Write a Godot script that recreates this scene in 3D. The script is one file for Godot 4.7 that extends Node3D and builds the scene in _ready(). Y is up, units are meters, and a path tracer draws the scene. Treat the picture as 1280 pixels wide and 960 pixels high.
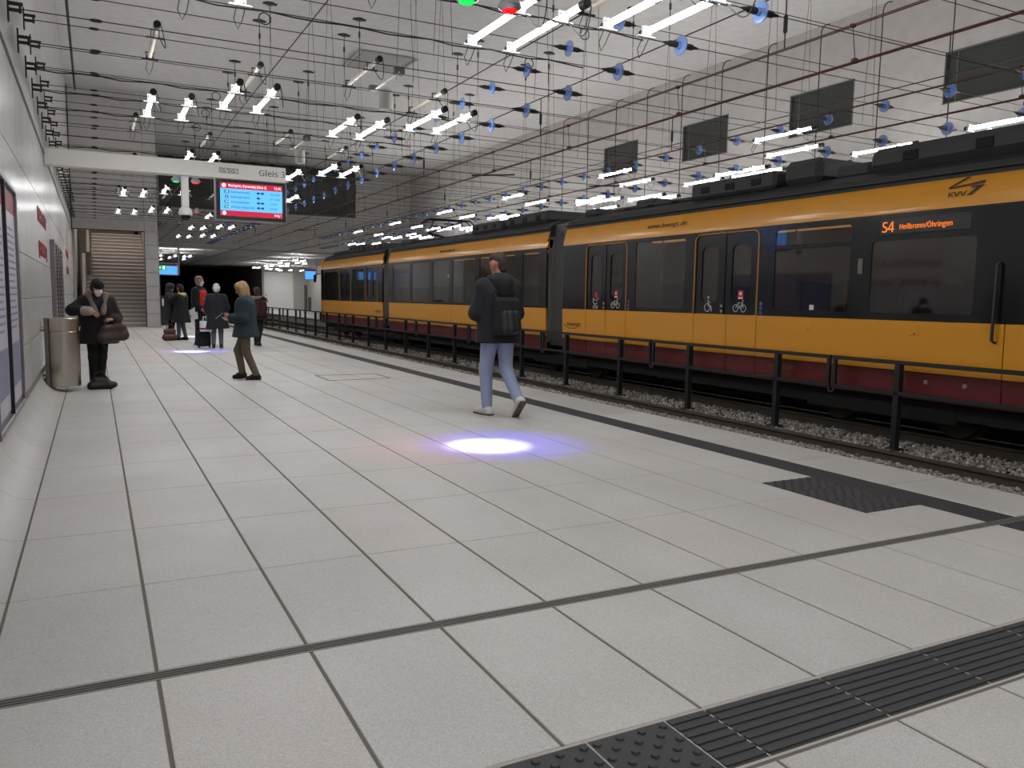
extends Node3D
# An underground light rail station: x runs across the platform towards the train, -z runs along it away from the camera, y is up.
# The platform floor is y = 0; its edge is x = 5.95; the hall mirrors about x = 8.79.

const WALL_X := -0.66
const FAR_WALL_X := 18.24
const CEIL := 9.05
const EDGE := 5.95
const FAR_EDGE := 11.63
const END_Z := -50.0
const BACK_Z := 9.0
const TW := 0.5384
const TX := -0.383
const TL := 0.9977
const LOW := 4.15
const HIGH := 4.72

# ------------------------------------------------------------------ mesh builder
class MB:
	var v := PackedVector3Array()
	var n := PackedVector3Array()
	var t := PackedVector2Array()
	var ix := PackedInt32Array()

	func vert(p: Vector3, m: Vector3, u := Vector2.ZERO) -> int:
		v.push_back(p)
		n.push_back(m)
		t.push_back(u)
		return v.size() - 1

	func face(a: int, b: int, c: int) -> void: # counter-clockwise seen from outside
		ix.push_back(a)
		ix.push_back(c)
		ix.push_back(b)

	func tri(a: Vector3, b: Vector3, c: Vector3) -> void:
		var m := (b - a).cross(c - a).normalized()
		face(vert(a, m), vert(b, m, Vector2(1, 0)), vert(c, m, Vector2(0, 1)))

	func quad(a: Vector3, b: Vector3, c: Vector3, d: Vector3) -> void:
		var m := (c - a).cross(d - b).normalized()
		var i := vert(a, m, Vector2(0, 1))
		vert(b, m, Vector2(1, 1))
		vert(c, m, Vector2(1, 0))
		vert(d, m, Vector2(0, 0))
		face(i, i + 1, i + 2)
		face(i, i + 2, i + 3)

	func out_quad(a: Vector3, b: Vector3, c: Vector3, d: Vector3, from: Vector3) -> void:
		if (c - a).cross(d - b).dot(a + b + c + d - 4.0 * from) < 0.0:
			quad(d, c, b, a)
		else:
			quad(a, b, c, d)

	func out_tri(a: Vector3, b: Vector3, c: Vector3, from: Vector3) -> void:
		if (b - a).cross(c - a).dot(a + b + c - 3.0 * from) < 0.0:
			tri(a, c, b)
		else:
			tri(a, b, c)

	func box(c: Vector3, s: Vector3, bev := 0.0, turn := Basis.IDENTITY) -> void:
		var h := s / 2.0
		var b: float = minf(bev, 0.45 * minf(s.x, minf(s.y, s.z)))
		var P := func(k: Vector3, ax: int) -> Vector3:
			var q := h - Vector3(b, b, b)
			q[ax] = h[ax]
			return c + turn * (q * k)
		for ax in 3:
			var u := (ax + 1) % 3
			var w := (ax + 2) % 3
			for sg in [-1.0, 1.0]:
				var k := []
				for e in [[-1.0, -1.0], [1.0, -1.0], [1.0, 1.0], [-1.0, 1.0]]:
					var q := Vector3.ZERO
					q[ax] = sg
					q[u] = e[0]
					q[w] = e[1]
					k.append(P.call(q, ax))
				out_quad(k[0], k[1], k[2], k[3], c)
		if b <= 0.0:
			return
		for ax in 3:
			var u := (ax + 1) % 3
			var w := (ax + 2) % 3
			for e in [[-1.0, -1.0], [1.0, -1.0], [1.0, 1.0], [-1.0, 1.0]]:
				var q := Vector3.ZERO
				q[u] = e[0]
				q[w] = e[1]
				q[ax] = -1.0
				var r := q
				r[ax] = 1.0
				out_quad(P.call(q, u), P.call(r, u), P.call(r, w), P.call(q, w), c)
		for i in 8:
			var q := Vector3(1.0 if i & 1 else -1.0, 1.0 if i & 2 else -1.0, 1.0 if i & 4 else -1.0)
			out_tri(P.call(q, 0), P.call(q, 1), P.call(q, 2), c)

	func bar(a: Vector3, b: Vector3, w: float, h: float, bev := 0.0) -> void: # a straight bar of width w and height h from a to b
		var z := (b - a).normalized()
		var x := Vector3.UP.cross(z)
		x = Vector3.RIGHT if x.length() < 0.01 else x.normalized()
		box((a + b) / 2.0, Vector3(w, h, a.distance_to(b)), bev, Basis(x, z.cross(x), z))

	func tube(path: Array, r, sides := 8, caps := true) -> void: # r: a number, or one radius for each point
		var x := Vector3.ZERO
		var rows := []
		var last: int = path.size() - 1
		for i in path.size():
			var d: Vector3 = (path[mini(i + 1, last)] - path[maxi(i - 1, 0)]).normalized()
			if i == 0:
				x = d.cross(Vector3.UP if absf(d.y) < 0.9 else Vector3.RIGHT).normalized()
			else:
				x = (x - d * x.dot(d)).normalized()
			var y := d.cross(x)
			var rr: float = r[i] if r is Array else r
			var first := v.size()
			for k in sides + 1:
				var a := TAU * k / sides
				var m := x * cos(a) + y * sin(a)
				vert(path[i] + m * rr, m, Vector2(float(k) / sides, float(i) / maxi(last, 1)))
			rows.append(first)
			if caps and (i == 0 or i == last):
				var m := -d if i == 0 else d
				var mid := vert(path[i], m)
				var rim := v.size()
				for k in sides + 1:
					vert(v[first + k], m)
				for k in sides:
					if i == 0:
						face(mid, rim + k + 1, rim + k)
					else:
						face(mid, rim + k, rim + k + 1)
		for i in last:
			for k in sides:
				var p: int = rows[i] + k
				var q: int = rows[i + 1] + k
				face(p, p + 1, q + 1)
				face(p, q + 1, q)

	func lathe(prof: Array, segs: int, at := Transform3D.IDENTITY) -> void: # prof: Vector2(radius, height) from bottom to top on the outside
		for i in prof.size() - 1:
			var a: Vector2 = prof[i]
			var b: Vector2 = prof[i + 1]
			var e := (b - a).normalized()
			var first := v.size()
			for k in segs + 1:
				var g := TAU * k / segs
				var o := Vector3(cos(g), 0, sin(g))
				var m := at.basis * (o * e.y + Vector3.DOWN * e.x).normalized()
				vert(at * (o * a.x + Vector3.UP * a.y), m, Vector2(float(k) / segs, a.y))
				vert(at * (o * b.x + Vector3.UP * b.y), m, Vector2(float(k) / segs, b.y))
			for k in segs:
				var p := first + 2 * k
				face(p, p + 1, p + 3)
				face(p, p + 3, p + 2)

	func prism(poly: Array, depth: float, at := Transform3D.IDENTITY) -> void: # poly in the xy plane, extruded from z = 0 to z = depth
		var flat := PackedVector2Array(poly)
		if Geometry2D.is_polygon_clockwise(flat):
			flat.reverse()
		var cut := Geometry2D.triangulate_polygon(flat)
		for side in 2:
			var z := depth * side
			var m := at.basis * Vector3(0, 0, 1.0 if side else -1.0)
			var first := v.size()
			for p in flat:
				vert(at * Vector3(p.x, p.y, z), m, p)
			for i in range(0, cut.size(), 3):
				var a := first + cut[i]
				var b := first + cut[i + 1]
				var c := first + cut[i + 2]
				var ccw: bool = (flat[cut[i + 1]] - flat[cut[i]]).cross(flat[cut[i + 2]] - flat[cut[i]]) > 0.0
				if ccw == (side == 1):
					face(a, b, c)
				else:
					face(a, c, b)
		for i in flat.size():
			var a := flat[i]
			var b := flat[(i + 1) % flat.size()]
			quad(at * Vector3(a.x, a.y, 0), at * Vector3(b.x, b.y, 0), at * Vector3(b.x, b.y, depth), at * Vector3(a.x, a.y, depth))

	func ball(c: Vector3, r: Vector3, segs := 14, rings := 9) -> void:
		var first := v.size()
		for i in rings + 1:
			var f := PI * i / rings
			for k in segs + 1:
				var g := TAU * k / segs
				var o := Vector3(sin(f) * cos(g), -cos(f), sin(f) * sin(g))
				vert(c + o * r, (o / r).normalized(), Vector2(float(k) / segs, float(i) / rings))
		for i in rings:
			for k in segs:
				var p := first + i * (segs + 1) + k
				var q := p + segs + 1
				face(p, q, q + 1)
				face(p, q + 1, p + 1)

	func add(o: MB, at: Transform3D) -> void:
		var first := v.size()
		var flip := at.basis.determinant() < 0.0
		for i in o.v.size():
			vert(at * o.v[i], (at.basis * o.n[i]).normalized(), o.t[i])
		for i in range(0, o.ix.size(), 3):
			ix.push_back(first + o.ix[i])
			ix.push_back(first + o.ix[i + (2 if flip else 1)])
			ix.push_back(first + o.ix[i + (1 if flip else 2)])

	func mesh() -> ArrayMesh:
		var a := []
		a.resize(Mesh.ARRAY_MAX)
		a[Mesh.ARRAY_VERTEX] = v
		a[Mesh.ARRAY_NORMAL] = n
		a[Mesh.ARRAY_TEX_UV] = t
		a[Mesh.ARRAY_INDEX] = ix
		var m := ArrayMesh.new()
		m.add_surface_from_arrays(Mesh.PRIMITIVE_TRIANGLES, a)
		return m

# Tapered capsules joined by a smooth minimum and meshed as surface nets.
func nets(mb: MB, prims: Array, cell: float, kk: float, clips := []) -> void:
	var lo := Vector3(1e9, 1e9, 1e9)
	var hi := -lo
	for p in prims:
		for e in 2:
			var r: float = p[2 + e]
			lo = lo.min(p[e] - Vector3(r, r, r))
			hi = hi.max(p[e] + Vector3(r, r, r))
	lo -= Vector3.ONE * 3.0 * cell
	hi += Vector3.ONE * 3.0 * cell
	var nx := int((hi.x - lo.x) / cell) + 1
	var ny := int((hi.y - lo.y) / cell) + 1
	var nz := int((hi.z - lo.z) / cell) + 1
	var sy := nx
	var sz := nx * ny
	var F := PackedFloat32Array()
	F.resize(nx * ny * nz)
	F.fill(1.0)
	for p in prims:
		var a: Vector3 = p[0]
		var b: Vector3 = p[1]
		var ra: float = p[2]
		var rb: float = p[3]
		var m := maxf(ra, rb) + kk + 2.0 * cell
		var l := ((a.min(b) - Vector3(m, m, m) - lo) / cell).floor()
		var u := ((a.max(b) + Vector3(m, m, m) - lo) / cell).ceil()
		var ba := b - a
		var bb := maxf(ba.length_squared(), 1e-8)
		for z in range(maxi(int(l.z), 0), mini(int(u.z), nz)):
			for y in range(maxi(int(l.y), 0), mini(int(u.y), ny)):
				var row := z * sz + y * sy
				for x in range(maxi(int(l.x), 0), mini(int(u.x), nx)):
					var pa := lo + Vector3(x, y, z) * cell - a
					var h := clampf(pa.dot(ba) / bb, 0.0, 1.0)
					var d := (pa - ba * h).length() - ra - (rb - ra) * h
					var o := F[row + x]
					if o < 1.0:
						var q := maxf(kk - absf(o - d), 0.0)
						d = minf(o, d) - q * q * 0.25 / kk
					F[row + x] = minf(d, 0.99)
	for c in clips: # [normal, distance]: what lies past the plane is cut away
		for z in nz:
			for y in ny:
				for x in nx:
					var i := z * sz + y * sy + x
					if F[i] < 0.99:
						F[i] = maxf(F[i], c[0].dot(lo + Vector3(x, y, z) * cell) - c[1])
	var at := PackedInt32Array()
	at.resize(F.size())
	at.fill(-1)
	var used := PackedInt32Array()
	var band := 1.8 * cell
	var off := [0, 1, sy, sy + 1, sz, sz + 1, sz + sy, sz + sy + 1]
	for z in nz - 1:
		for y in ny - 1:
			var row := z * sz + y * sy
			for x in nx - 1:
				var i := row + x
				if absf(F[i]) > band:
					continue
				var c := [F[i], F[i + 1], F[i + sy], F[i + sy + 1], F[i + sz], F[i + sz + 1], F[i + sz + sy], F[i + sz + sy + 1]]
				var neg := 0
				for q in c:
					if q < 0.0:
						neg += 1
				if neg == 0 or neg == 8:
					continue
				var s := Vector3.ZERO
				var k := 0
				for e in [[0, 1], [2, 3], [4, 5], [6, 7], [0, 2], [1, 3], [4, 6], [5, 7], [0, 4], [1, 5], [2, 6], [3, 7]]:
					var f0: float = c[e[0]]
					var f1: float = c[e[1]]
					if (f0 < 0.0) != (f1 < 0.0):
						var w := f0 / (f0 - f1)
						var p0 := Vector3(e[0] & 1, (e[0] >> 1) & 1, e[0] >> 2)
						var p1 := Vector3(e[1] & 1, (e[1] >> 1) & 1, e[1] >> 2)
						s += p0.lerp(p1, w)
						k += 1
				var g := Vector3(c[1] + c[3] + c[5] + c[7] - c[0] - c[2] - c[4] - c[6], c[2] + c[3] + c[6] + c[7] - c[0] - c[1] - c[4] - c[5], c[4] + c[5] + c[6] + c[7] - c[0] - c[1] - c[2] - c[3])
				at[i] = mb.vert(lo + (Vector3(x, y, z) + s / k) * cell, g.normalized())
				used.push_back(i)
	for i in used:
		for e in [[1, sy, sz], [sy, sz, 1], [sz, 1, sy]]:
			var f0 := F[i]
			var f1: float = F[i + e[0]]
			if (f0 < 0.0) == (f1 < 0.0):
				continue
			var b: int = at[i - e[1]]
			var c: int = at[i - e[1] - e[2]]
			var d: int = at[i - e[2]]
			if b < 0 or c < 0 or d < 0:
				continue
			if f0 < 0.0:
				mb.face(at[i], b, c)
				mb.face(at[i], c, d)
			else:
				mb.face(at[i], c, b)
				mb.face(at[i], d, c)

# ------------------------------------------------------------------ nodes
var taken := {}

func numbered(called: String) -> String:
	var k: int = taken.get(called, 0)
	taken[called] = k + 1
	return called if k == 0 else "%s_%03d" % [called, k]

func tag(o: Node3D, label: String, category: String, group := "", kind := "") -> Node3D:
	if label:
		o.set_meta("label", label)
	if category:
		o.set_meta("category", category)
	if group:
		o.set_meta("group", group)
	if kind:
		o.set_meta("kind", kind)
	return o

func thing(called: String, label: String, category: String, at := Vector3.ZERO, turn := 0.0, group := "") -> Node3D:
	var o := Node3D.new()
	o.name = numbered(called)
	add_child(o)
	o.position = at
	o.rotation.y = turn
	return tag(o, label, category, group)

func part(parent: Node3D, called: String, shape, m: Material, label := "", at := Vector3.ZERO) -> MeshInstance3D:
	var o := MeshInstance3D.new()
	o.mesh = shape.mesh() if shape is MB else shape
	o.material_override = m
	o.position = at
	if parent == self:
		o.name = numbered(called)
		add_child(o)
	else:
		o.name = called
		parent.add_child(o, true)
	if label:
		o.set_meta("label", label)
	return o

func struct(called: String, shape, m: Material, label := "", category := "") -> MeshInstance3D:
	var o := part(self, called, shape, m)
	tag(o, label, category, "", "structure")
	return o

func node_in(parent: Node3D, called: String, at := Vector3.ZERO) -> Node3D:
	var o := Node3D.new()
	o.name = called
	o.position = at
	parent.add_child(o, true)
	return o

func copy(o: Node3D, at: Vector3, turn := 0.0, label := "") -> Node3D:
	var c: Node3D = o.duplicate()
	c.name = numbered(String(o.name).get_slice("_0", 0))
	add_child(c)
	c.position = at
	c.rotation.y = turn
	if label:
		c.set_meta("label", label)
	return c

var font := SystemFont.new()

func lettering(parent: Node3D, called: String, words: String, height: float, wide: float, m: Material, at: Vector3, turn := 0.0, depth := 0.004) -> MeshInstance3D:
	# capital height and width in metres (wide 0: as the letters come); at: left end of the base line
	var tm := TextMesh.new()
	tm.text = words
	tm.font = font
	tm.font_size = 64
	tm.pixel_size = 0.01
	tm.depth = 0.01
	tm.curve_step = 2.0
	tm.horizontal_alignment = HORIZONTAL_ALIGNMENT_LEFT
	tm.vertical_alignment = VERTICAL_ALIGNMENT_BOTTOM
	var box := tm.get_aabb()
	var k := height / 0.46
	var kx := wide / box.size.x if wide > 0.0 else k
	var mb := MB.new()
	var a := tm.get_mesh_arrays()
	var pts: PackedVector3Array = a[Mesh.ARRAY_VERTEX]
	var low := box.position.y + (0.14 if box.size.y > 0.55 else 0.0)
	for i in pts.size():
		mb.vert(Vector3((pts[i].x - box.position.x) * kx, (pts[i].y - low) * k, (pts[i].z + 0.005) * depth / 0.01), a[Mesh.ARRAY_NORMAL][i])
	mb.ix = a[Mesh.ARRAY_INDEX] if a[Mesh.ARRAY_INDEX] != null else PackedInt32Array(range(pts.size()))
	var o := part(parent, called, mb, m, "", at)
	o.rotation.y = turn
	return o

# ------------------------------------------------------------------ materials
var mats := {}

func mat(called: String, c: Color, rough := 0.6, metal := 0.0, more := {}) -> StandardMaterial3D:
	if mats.has(called):
		return mats[called]
	var m := StandardMaterial3D.new()
	m.resource_name = called
	m.albedo_color = c
	m.roughness = rough
	m.metallic = metal
	for k in more:
		m.set(k, more[k])
	mats[called] = m
	return m

func grain(freq: float, low: Color, high: Color, size := 512, kind := FastNoiseLite.TYPE_SIMPLEX_SMOOTH, octaves := 3, sd := 1) -> NoiseTexture2D:
	var f := FastNoiseLite.new()
	f.noise_type = kind
	f.frequency = freq
	f.fractal_octaves = octaves
	f.seed = sd
	var g := Gradient.new()
	g.set_color(0, low)
	g.set_color(1, high)
	var t := NoiseTexture2D.new()
	t.width = size
	t.height = size
	t.seamless = true
	t.noise = f
	t.color_ramp = g
	return t

func textured(m: StandardMaterial3D, t: Texture2D, scale: float, over: Texture2D = null) -> StandardMaterial3D:
	m.albedo_texture = t
	m.uv1_triplanar = true
	m.uv1_world_triplanar = true
	m.uv1_scale = Vector3.ONE * scale
	if over:
		m.detail_enabled = true
		m.detail_albedo = over
		m.detail_blend_mode = BaseMaterial3D.BLEND_MODE_MUL
		m.detail_uv_layer = BaseMaterial3D.DETAIL_UV_2
		m.uv2_triplanar = true
		m.uv2_world_triplanar = true
		m.uv2_scale = Vector3.ONE * scale * 0.13
	return m

func glow(called: String, c: Color, power: float) -> StandardMaterial3D:
	return mat(called, c, 0.5, 0.0, {"emission_enabled": true, "emission": c, "emission_energy_multiplier": power})

var rng := RandomNumberGenerator.new()

# ------------------------------------------------------------------ the scene
var lamp_energy := 0.92
var lamp_up := 0.2
var glow_power := 14.0

func _ready() -> void:
	rng.seed = 7
	font.font_names = PackedStringArray(["Droid Sans"])
	# camera
	var cam := Camera3D.new()
	cam.name = "camera"
	add_child(cam)
	cam.fov = rad_to_deg(2.0 * atan(480.0 / 1008.48))
	cam.near = 0.05
	cam.far = 300.0
	var yaw := 0.477124
	var pitch := -0.105098
	var roll := 0.016359
	var f := Vector3(sin(yaw) * cos(pitch), sin(pitch), -cos(yaw) * cos(pitch))
	var r := Vector3(cos(yaw), 0, sin(yaw))
	var u := r.cross(f)
	cam.transform = Transform3D(Basis(r * cos(roll) + u * sin(roll), u * cos(roll) - r * sin(roll), -f), Vector3(0, 1.36, 0))
	cam.current = true
	# environment: underground, so no sky; the light is that of the lamps
	var env := Environment.new()
	env.background_mode = Environment.BG_COLOR
	env.background_color = Color(0, 0, 0)
	env.tonemap_mode = Environment.TONE_MAPPER_LINEAR
	env.tonemap_exposure = 1.12
	env.sdfgi_enabled = true
	env.ssao_enabled = true
	env.ssil_enabled = true
	var we := WorldEnvironment.new()
	we.name = "environment"
	we.environment = env
	add_child(we)
	materials()
	platform()
	left_wall()
	hall()
	stairs()
	far_hall()
	track_bed()
	train()
	railing()
	lamps()
	overhead()
	sign_beam()
	wall_things()
	spotlights()
	people()

func materials() -> void:
	var speck := grain(0.32, Color(0.80, 0.79, 0.78), Color(1, 1, 1), 512, FastNoiseLite.TYPE_VALUE, 2, 3)
	var cloud := grain(0.012, Color(0.93, 0.925, 0.92), Color(1, 1, 1), 256, FastNoiseLite.TYPE_SIMPLEX_SMOOTH, 4, 5)
	textured(mat("terrazzo", Color(0.79, 0.788, 0.782), 0.5), speck, 1.7, cloud)
	textured(mat("terrazzo_warm", Color(0.795, 0.786, 0.778), 0.5), speck, 1.7, cloud)
	textured(mat("terrazzo_cool", Color(0.782, 0.784, 0.78), 0.5), speck, 1.7, cloud)
	mat("grout", Color(0.40, 0.375, 0.355), 0.9)
	textured(mat("tactile", Color(0.235, 0.235, 0.245), 0.7), speck, 2.1, cloud)
	mat("tactile_edge", Color(0.62, 0.60, 0.58), 0.7)
	mat("joint_metal", Color(0.47, 0.46, 0.445), 0.5)
	mat("joint_rubber", Color(0.32, 0.31, 0.30), 0.8)
	textured(mat("enamel", Color(0.72, 0.715, 0.715), 0.22), cloud, 0.3)
	mat("seam", Color(0.16, 0.16, 0.16), 0.8)
	textured(mat("upper_wall", Color(0.74, 0.73, 0.72), 0.3), cloud, 0.3)
	var plaster := grain(0.02, Color(0.94, 0.94, 0.94), Color(1, 1, 1), 512, FastNoiseLite.TYPE_SIMPLEX_SMOOTH, 5, 11)
	textured(mat("ceiling", Color(0.80, 0.79, 0.78), 0.9), plaster, 0.25)
	textured(mat("far_wall", Color(0.73, 0.715, 0.70), 0.75), plaster, 0.2)
	textured(mat("block", Color(0.76, 0.745, 0.735), 0.8), plaster, 0.3)
	mat("dark_glass", Color(0.22, 0.225, 0.215), 0.1)
	mat("window_frame", Color(0.36, 0.36, 0.35), 0.6)
	mat("recess", Color(0.22, 0.22, 0.21), 0.8)
	textured(mat("step", Color(0.68, 0.65, 0.63), 0.5), speck, 1.2)
	mat("nosing", Color(0.86, 0.83, 0.80), 0.35)
	mat("steel", Color(0.74, 0.71, 0.67), 0.3, 1.0)
	mat("rail_steel", Color(0.36, 0.33, 0.30), 0.4, 0.7)
	mat("rail_side", Color(0.27, 0.235, 0.20), 0.8, 0.1)
	mat("sleeper", Color(0.40, 0.37, 0.34), 0.9)
	mat("bed", Color(0.22, 0.205, 0.19), 0.95)
	mat("tunnel", Color(0.62, 0.61, 0.60), 0.9)
	mat("fence", Color(0.125, 0.13, 0.14), 0.55, 0.2)
	mat("wire", Color(0.20, 0.19, 0.18), 0.6, 0.2)
	mat("wire_grey", Color(0.33, 0.32, 0.31), 0.5, 0.4)
	mat("cable", Color(0.10, 0.10, 0.10), 0.7)
	mat("copper", Color(0.42, 0.27, 0.22), 0.6, 0.2)
	mat("cap", Color(0.07, 0.07, 0.07), 0.5)
	mat("clamp_white", Color(0.78, 0.78, 0.78), 0.5)
	mat("tube_off", Color(0.80, 0.78, 0.71), 0.3)
	glow("tube_lit", Color(0.99, 0.99, 1.0), glow_power)
	mat("insulator", Color(0.30, 0.52, 0.92), 0.12, 0.0, {"transparency": BaseMaterial3D.TRANSPARENCY_ALPHA, "albedo_color": Color(0.52, 0.68, 0.95, 0.5)})
	mat("white_paint", Color(0.86, 0.85, 0.83), 0.5)
	mat("ink", Color(0.22, 0.215, 0.21), 0.7)
	mat("wall_red", Color(0.47, 0.13, 0.13), 0.5)
	mat("skin", Color(0.66, 0.47, 0.39), 0.6, 0.0, {"subsurf_scatter_enabled": true, "subsurf_scatter_strength": 0.05})
	mat("mask", Color(0.82, 0.83, 0.84), 0.8)

# ------------------------------------------------------------------ platform
func tile_mesh(w: float, l: float, bev := 0.003) -> ArrayMesh:
	var b := MB.new()
	b.box(Vector3(0, -0.02, 0), Vector3(w, 0.04, l), bev)
	return b.mesh()

func platform() -> void:
	var b := MB.new()
	b.box(Vector3((WALL_X + EDGE - 0.05) / 2.0, -0.35, (BACK_Z - 78.0) / 2.0), Vector3(EDGE - 0.05 - WALL_X, 0.69, BACK_Z + 78.0))
	var fl := struct("floor", b, mats.grout, "pale terrazzo platform floor with grey joints", "floor")
	var rows := [] # [z near, z far]
	for j in range(2, -1, -1):
		rows.append([-1.66 + TL * (j + 1), -1.66 + TL * j])
	rows.append([-1.66, -2.0])
	rows.append([-2.0, -2.99])
	var z := -3.065
	for j in 26:
		rows.append([z, -3.04 - TL * (j + 1)])
		z = -3.04 - TL * (j + 1)
	var cache := {}
	var kinds := [mats.terrazzo, mats.terrazzo, mats.terrazzo_warm, mats.terrazzo_cool]
	var count := 0
	var rest := MB.new()
	for row in rows:
		var zn: float = row[0]
		var zf: float = row[1]
		for i in 10:
			var x0 := TX + TW * i + 0.006
			var x1 := TX + TW * (i + 1) - 0.006
			var za := zn - 0.0025
			var zb := zf + 0.0025
			if zn == -1.66 and x1 > 0.72:
				if x0 < 0.7:
					x1 = 0.695
				else:
					continue
			if i == 9 and zn < -3.0 and zn > -3.1:
				zb = -3.53
			elif i == 9 and zn < -4.0 and zn > -4.1:
				za = -4.483
			var l := za - zb
			var w := x1 - x0
			var mid := Vector3((x0 + x1) / 2.0, 0, (za + zb) / 2.0)
			if zn < -25.0:
				rest.box(mid + Vector3(0, -0.02, 0), Vector3(w, 0.04, l))
				continue
			var key := "%.3f %.3f" % [w, l]
			if not cache.has(key):
				cache[key] = tile_mesh(w, l)
			part(fl, "tile", cache[key], kinds[rng.randi() % 4], "", mid)
			count += 1
	z = -3.04 - TL * 26
	for j in 48:
		for i in 10:
			rest.box(Vector3(TX + TW * (i + 0.5), -0.02, z - TL * 0.5), Vector3(TW - 0.014, 0.04, TL - 0.008))
		z -= TL
	for j in 6:
		for i in 10:
			rest.box(Vector3(TX + TW * (i + 0.5), -0.02, 1.33 + TL * (j + 0.5)), Vector3(TW - 0.014, 0.04, TL - 0.008))
	part(fl, "distant_tiles", rest, mats.terrazzo).set_meta("kind", "stuff")
	# edge stones and the dark guiding stripe beside them
	var edge_cache := {}
	z = -1.66 + TL * 3
	var stone_rows := []
	for j in 4:
		stone_rows.append([z - TL * j, z - TL * (j + 1)])
	stone_rows[3][1] = -2.99
	stone_rows.append([-3.065, -3.04 - TL])
	for j in range(1, 74):
		stone_rows.append([-3.04 - TL * j, -3.04 - TL * (j + 1)])
	var far_stones := MB.new()
	var far_stripe := MB.new()
	for q in stone_rows:
		var l: float = q[0] - q[1]
		var mid: float = (q[0] + q[1]) / 2.0
		if mid < -34.0:
			far_stones.box(Vector3(5.63, -0.06, mid), Vector3(0.64, 0.12, l - 0.006))
			far_stripe.box(Vector3(5.15, -0.02, mid), Vector3(0.296, 0.04, l))
			continue
		var key := "%.3f" % l
		if not edge_cache.has(key):
			var s := MB.new()
			s.box(Vector3(0, -0.06, 0), Vector3(0.64, 0.12, l - 0.006), 0.006)
			var g := MB.new()
			g.box(Vector3(0, -0.022, 0), Vector3(0.296, 0.04, l - 0.002))
			for k in 6:
				g.box(Vector3(-0.125 + 0.05 * k, -0.001, 0), Vector3(0.026, 0.004, l - 0.002))
			edge_cache[key] = [s.mesh(), g.mesh()]
		part(fl, "edge_stone", edge_cache[key][0], kinds[rng.randi() % 4], "", Vector3(5.63, 0, mid))
		part(fl, "guiding_strip", edge_cache[key][1], mats.tactile, "dark ribbed guiding strip along the platform edge", Vector3(5.15, 0, mid))
	part(fl, "distant_edge_stones", far_stones, mats.terrazzo).set_meta("kind", "stuff")
	part(fl, "distant_guiding_strip", far_stripe, mats.tactile).set_meta("kind", "stuff")
	# expansion joint across the platform
	b = MB.new()
	b.box(Vector3((TX + EDGE) / 2.0, -0.02, -3.0275), Vector3(EDGE - TX, 0.036, 0.07))
	var joint := part(fl, "expansion_joint", b, mats.joint_metal, "grey metal expansion joint crossing the platform")
	b = MB.new()
	for k in 3:
		b.box(Vector3((TX + EDGE) / 2.0, -0.001, -3.0275 + (k - 1) * 0.019), Vector3(EDGE - TX, 0.004, 0.007))
	part(joint, "rubber_lip", b, mats.joint_rubber)
	# ribbed and studded tiles of the band across the platform
	var x := 1.772
	b = MB.new()
	b.box(Vector3(0, -0.022, 0), Vector3(0.535, 0.04, 0.30))
	for k in 7:
		b.box(Vector3(0, 0.0005, -0.128 + k * 0.0427), Vector3(0.535, 0.007, 0.021), 0.002)
	var ribbed := b.mesh()
	while x < 4.9:
		part(fl, "ribbed_tile", ribbed, mats.tactile, "", Vector3(x + 0.27, 0, -1.835))
		x += TW
	b = MB.new()
	b.box(Vector3(0, -0.022, 0), Vector3(0.162, 0.04, 0.30))
	for k in 7:
		b.box(Vector3(0, 0.0005, -0.128 + k * 0.0427), Vector3(0.162, 0.007, 0.021), 0.002)
	part(fl, "ribbed_tile", b, mats.tactile, "", Vector3(1.6885, 0, -1.835))
	var stud := MB.new()
	stud.lathe([Vector2(0.015, -0.002), Vector2(0.0125, 0.004), Vector2(0.010, 0.0055), Vector2(0.0, 0.0055)], 10)
	b = MB.new()
	b.box(Vector3(0, -0.022, 0), Vector3(0.297, 0.04, 0.30))
	for i in 7:
		for k in 7:
			if (i + k) % 2 == 0:
				b.add(stud, Transform3D(Basis.IDENTITY, Vector3(-0.126 + 0.042 * i, 0, -0.126 + 0.042 * k)))
	var studded := b.mesh()
	for i in 3:
		part(fl, "studded_tile", studded, mats.tactile, "", Vector3(0.855 + 0.30 * i, 0, -1.835))
	b = MB.new()
	for zz in [-1.677, -1.993]:
		b.box(Vector3(2.85, -0.004, zz), Vector3(4.29, 0.006, 0.012))
	for i in 12:
		b.box(Vector3([0.704, 1.005, 1.305, 1.605, 1.771, 2.31, 2.85, 3.387, 3.925, 4.463, 5.0, 5.0][i], -0.004, -1.835), Vector3(0.006, 0.006, 0.31))
	part(fl, "band_joint", b, mats.tactile_edge, "pale mortar joint round the dark tactile tiles")
	# studded field at the platform edge
	b = MB.new()
	b.box(Vector3(0, -0.022, 0), Vector3(0.263, 0.04, 0.312))
	for i in 6:
		for k in 7:
			if (i + k) % 2 == 0:
				b.add(stud, Transform3D(Basis.IDENTITY, Vector3(-0.11 + 0.044 * i, 0, -0.132 + 0.044 * k)))
	var field := b.mesh()
	for i in 2:
		for k in 3:
			part(fl, "studded_tile", field, mats.tactile, "", Vector3(4.60 + 0.267 * i, 0, -3.69 - 0.317 * k))
	# access cover let into the floor
	b = MB.new()
	for e in [[Vector3(3.32, 0, -13.75), Vector3(3.32, 0, -12.85)], [Vector3(3.32, 0, -12.85), Vector3(4.38, 0, -12.95)], [Vector3(4.38, 0, -12.95), Vector3(4.38, 0, -13.75)], [Vector3(4.38, 0, -13.75), Vector3(3.32, 0, -13.75)]]:
		b.bar(e[0], e[1], 0.022, 0.006)
	var cover := part(self, "access_cover_frame", b, mats.seam)
	tag(cover, "dark rectangular frame of an access cover let into the tiles", "floor hatch")
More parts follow.
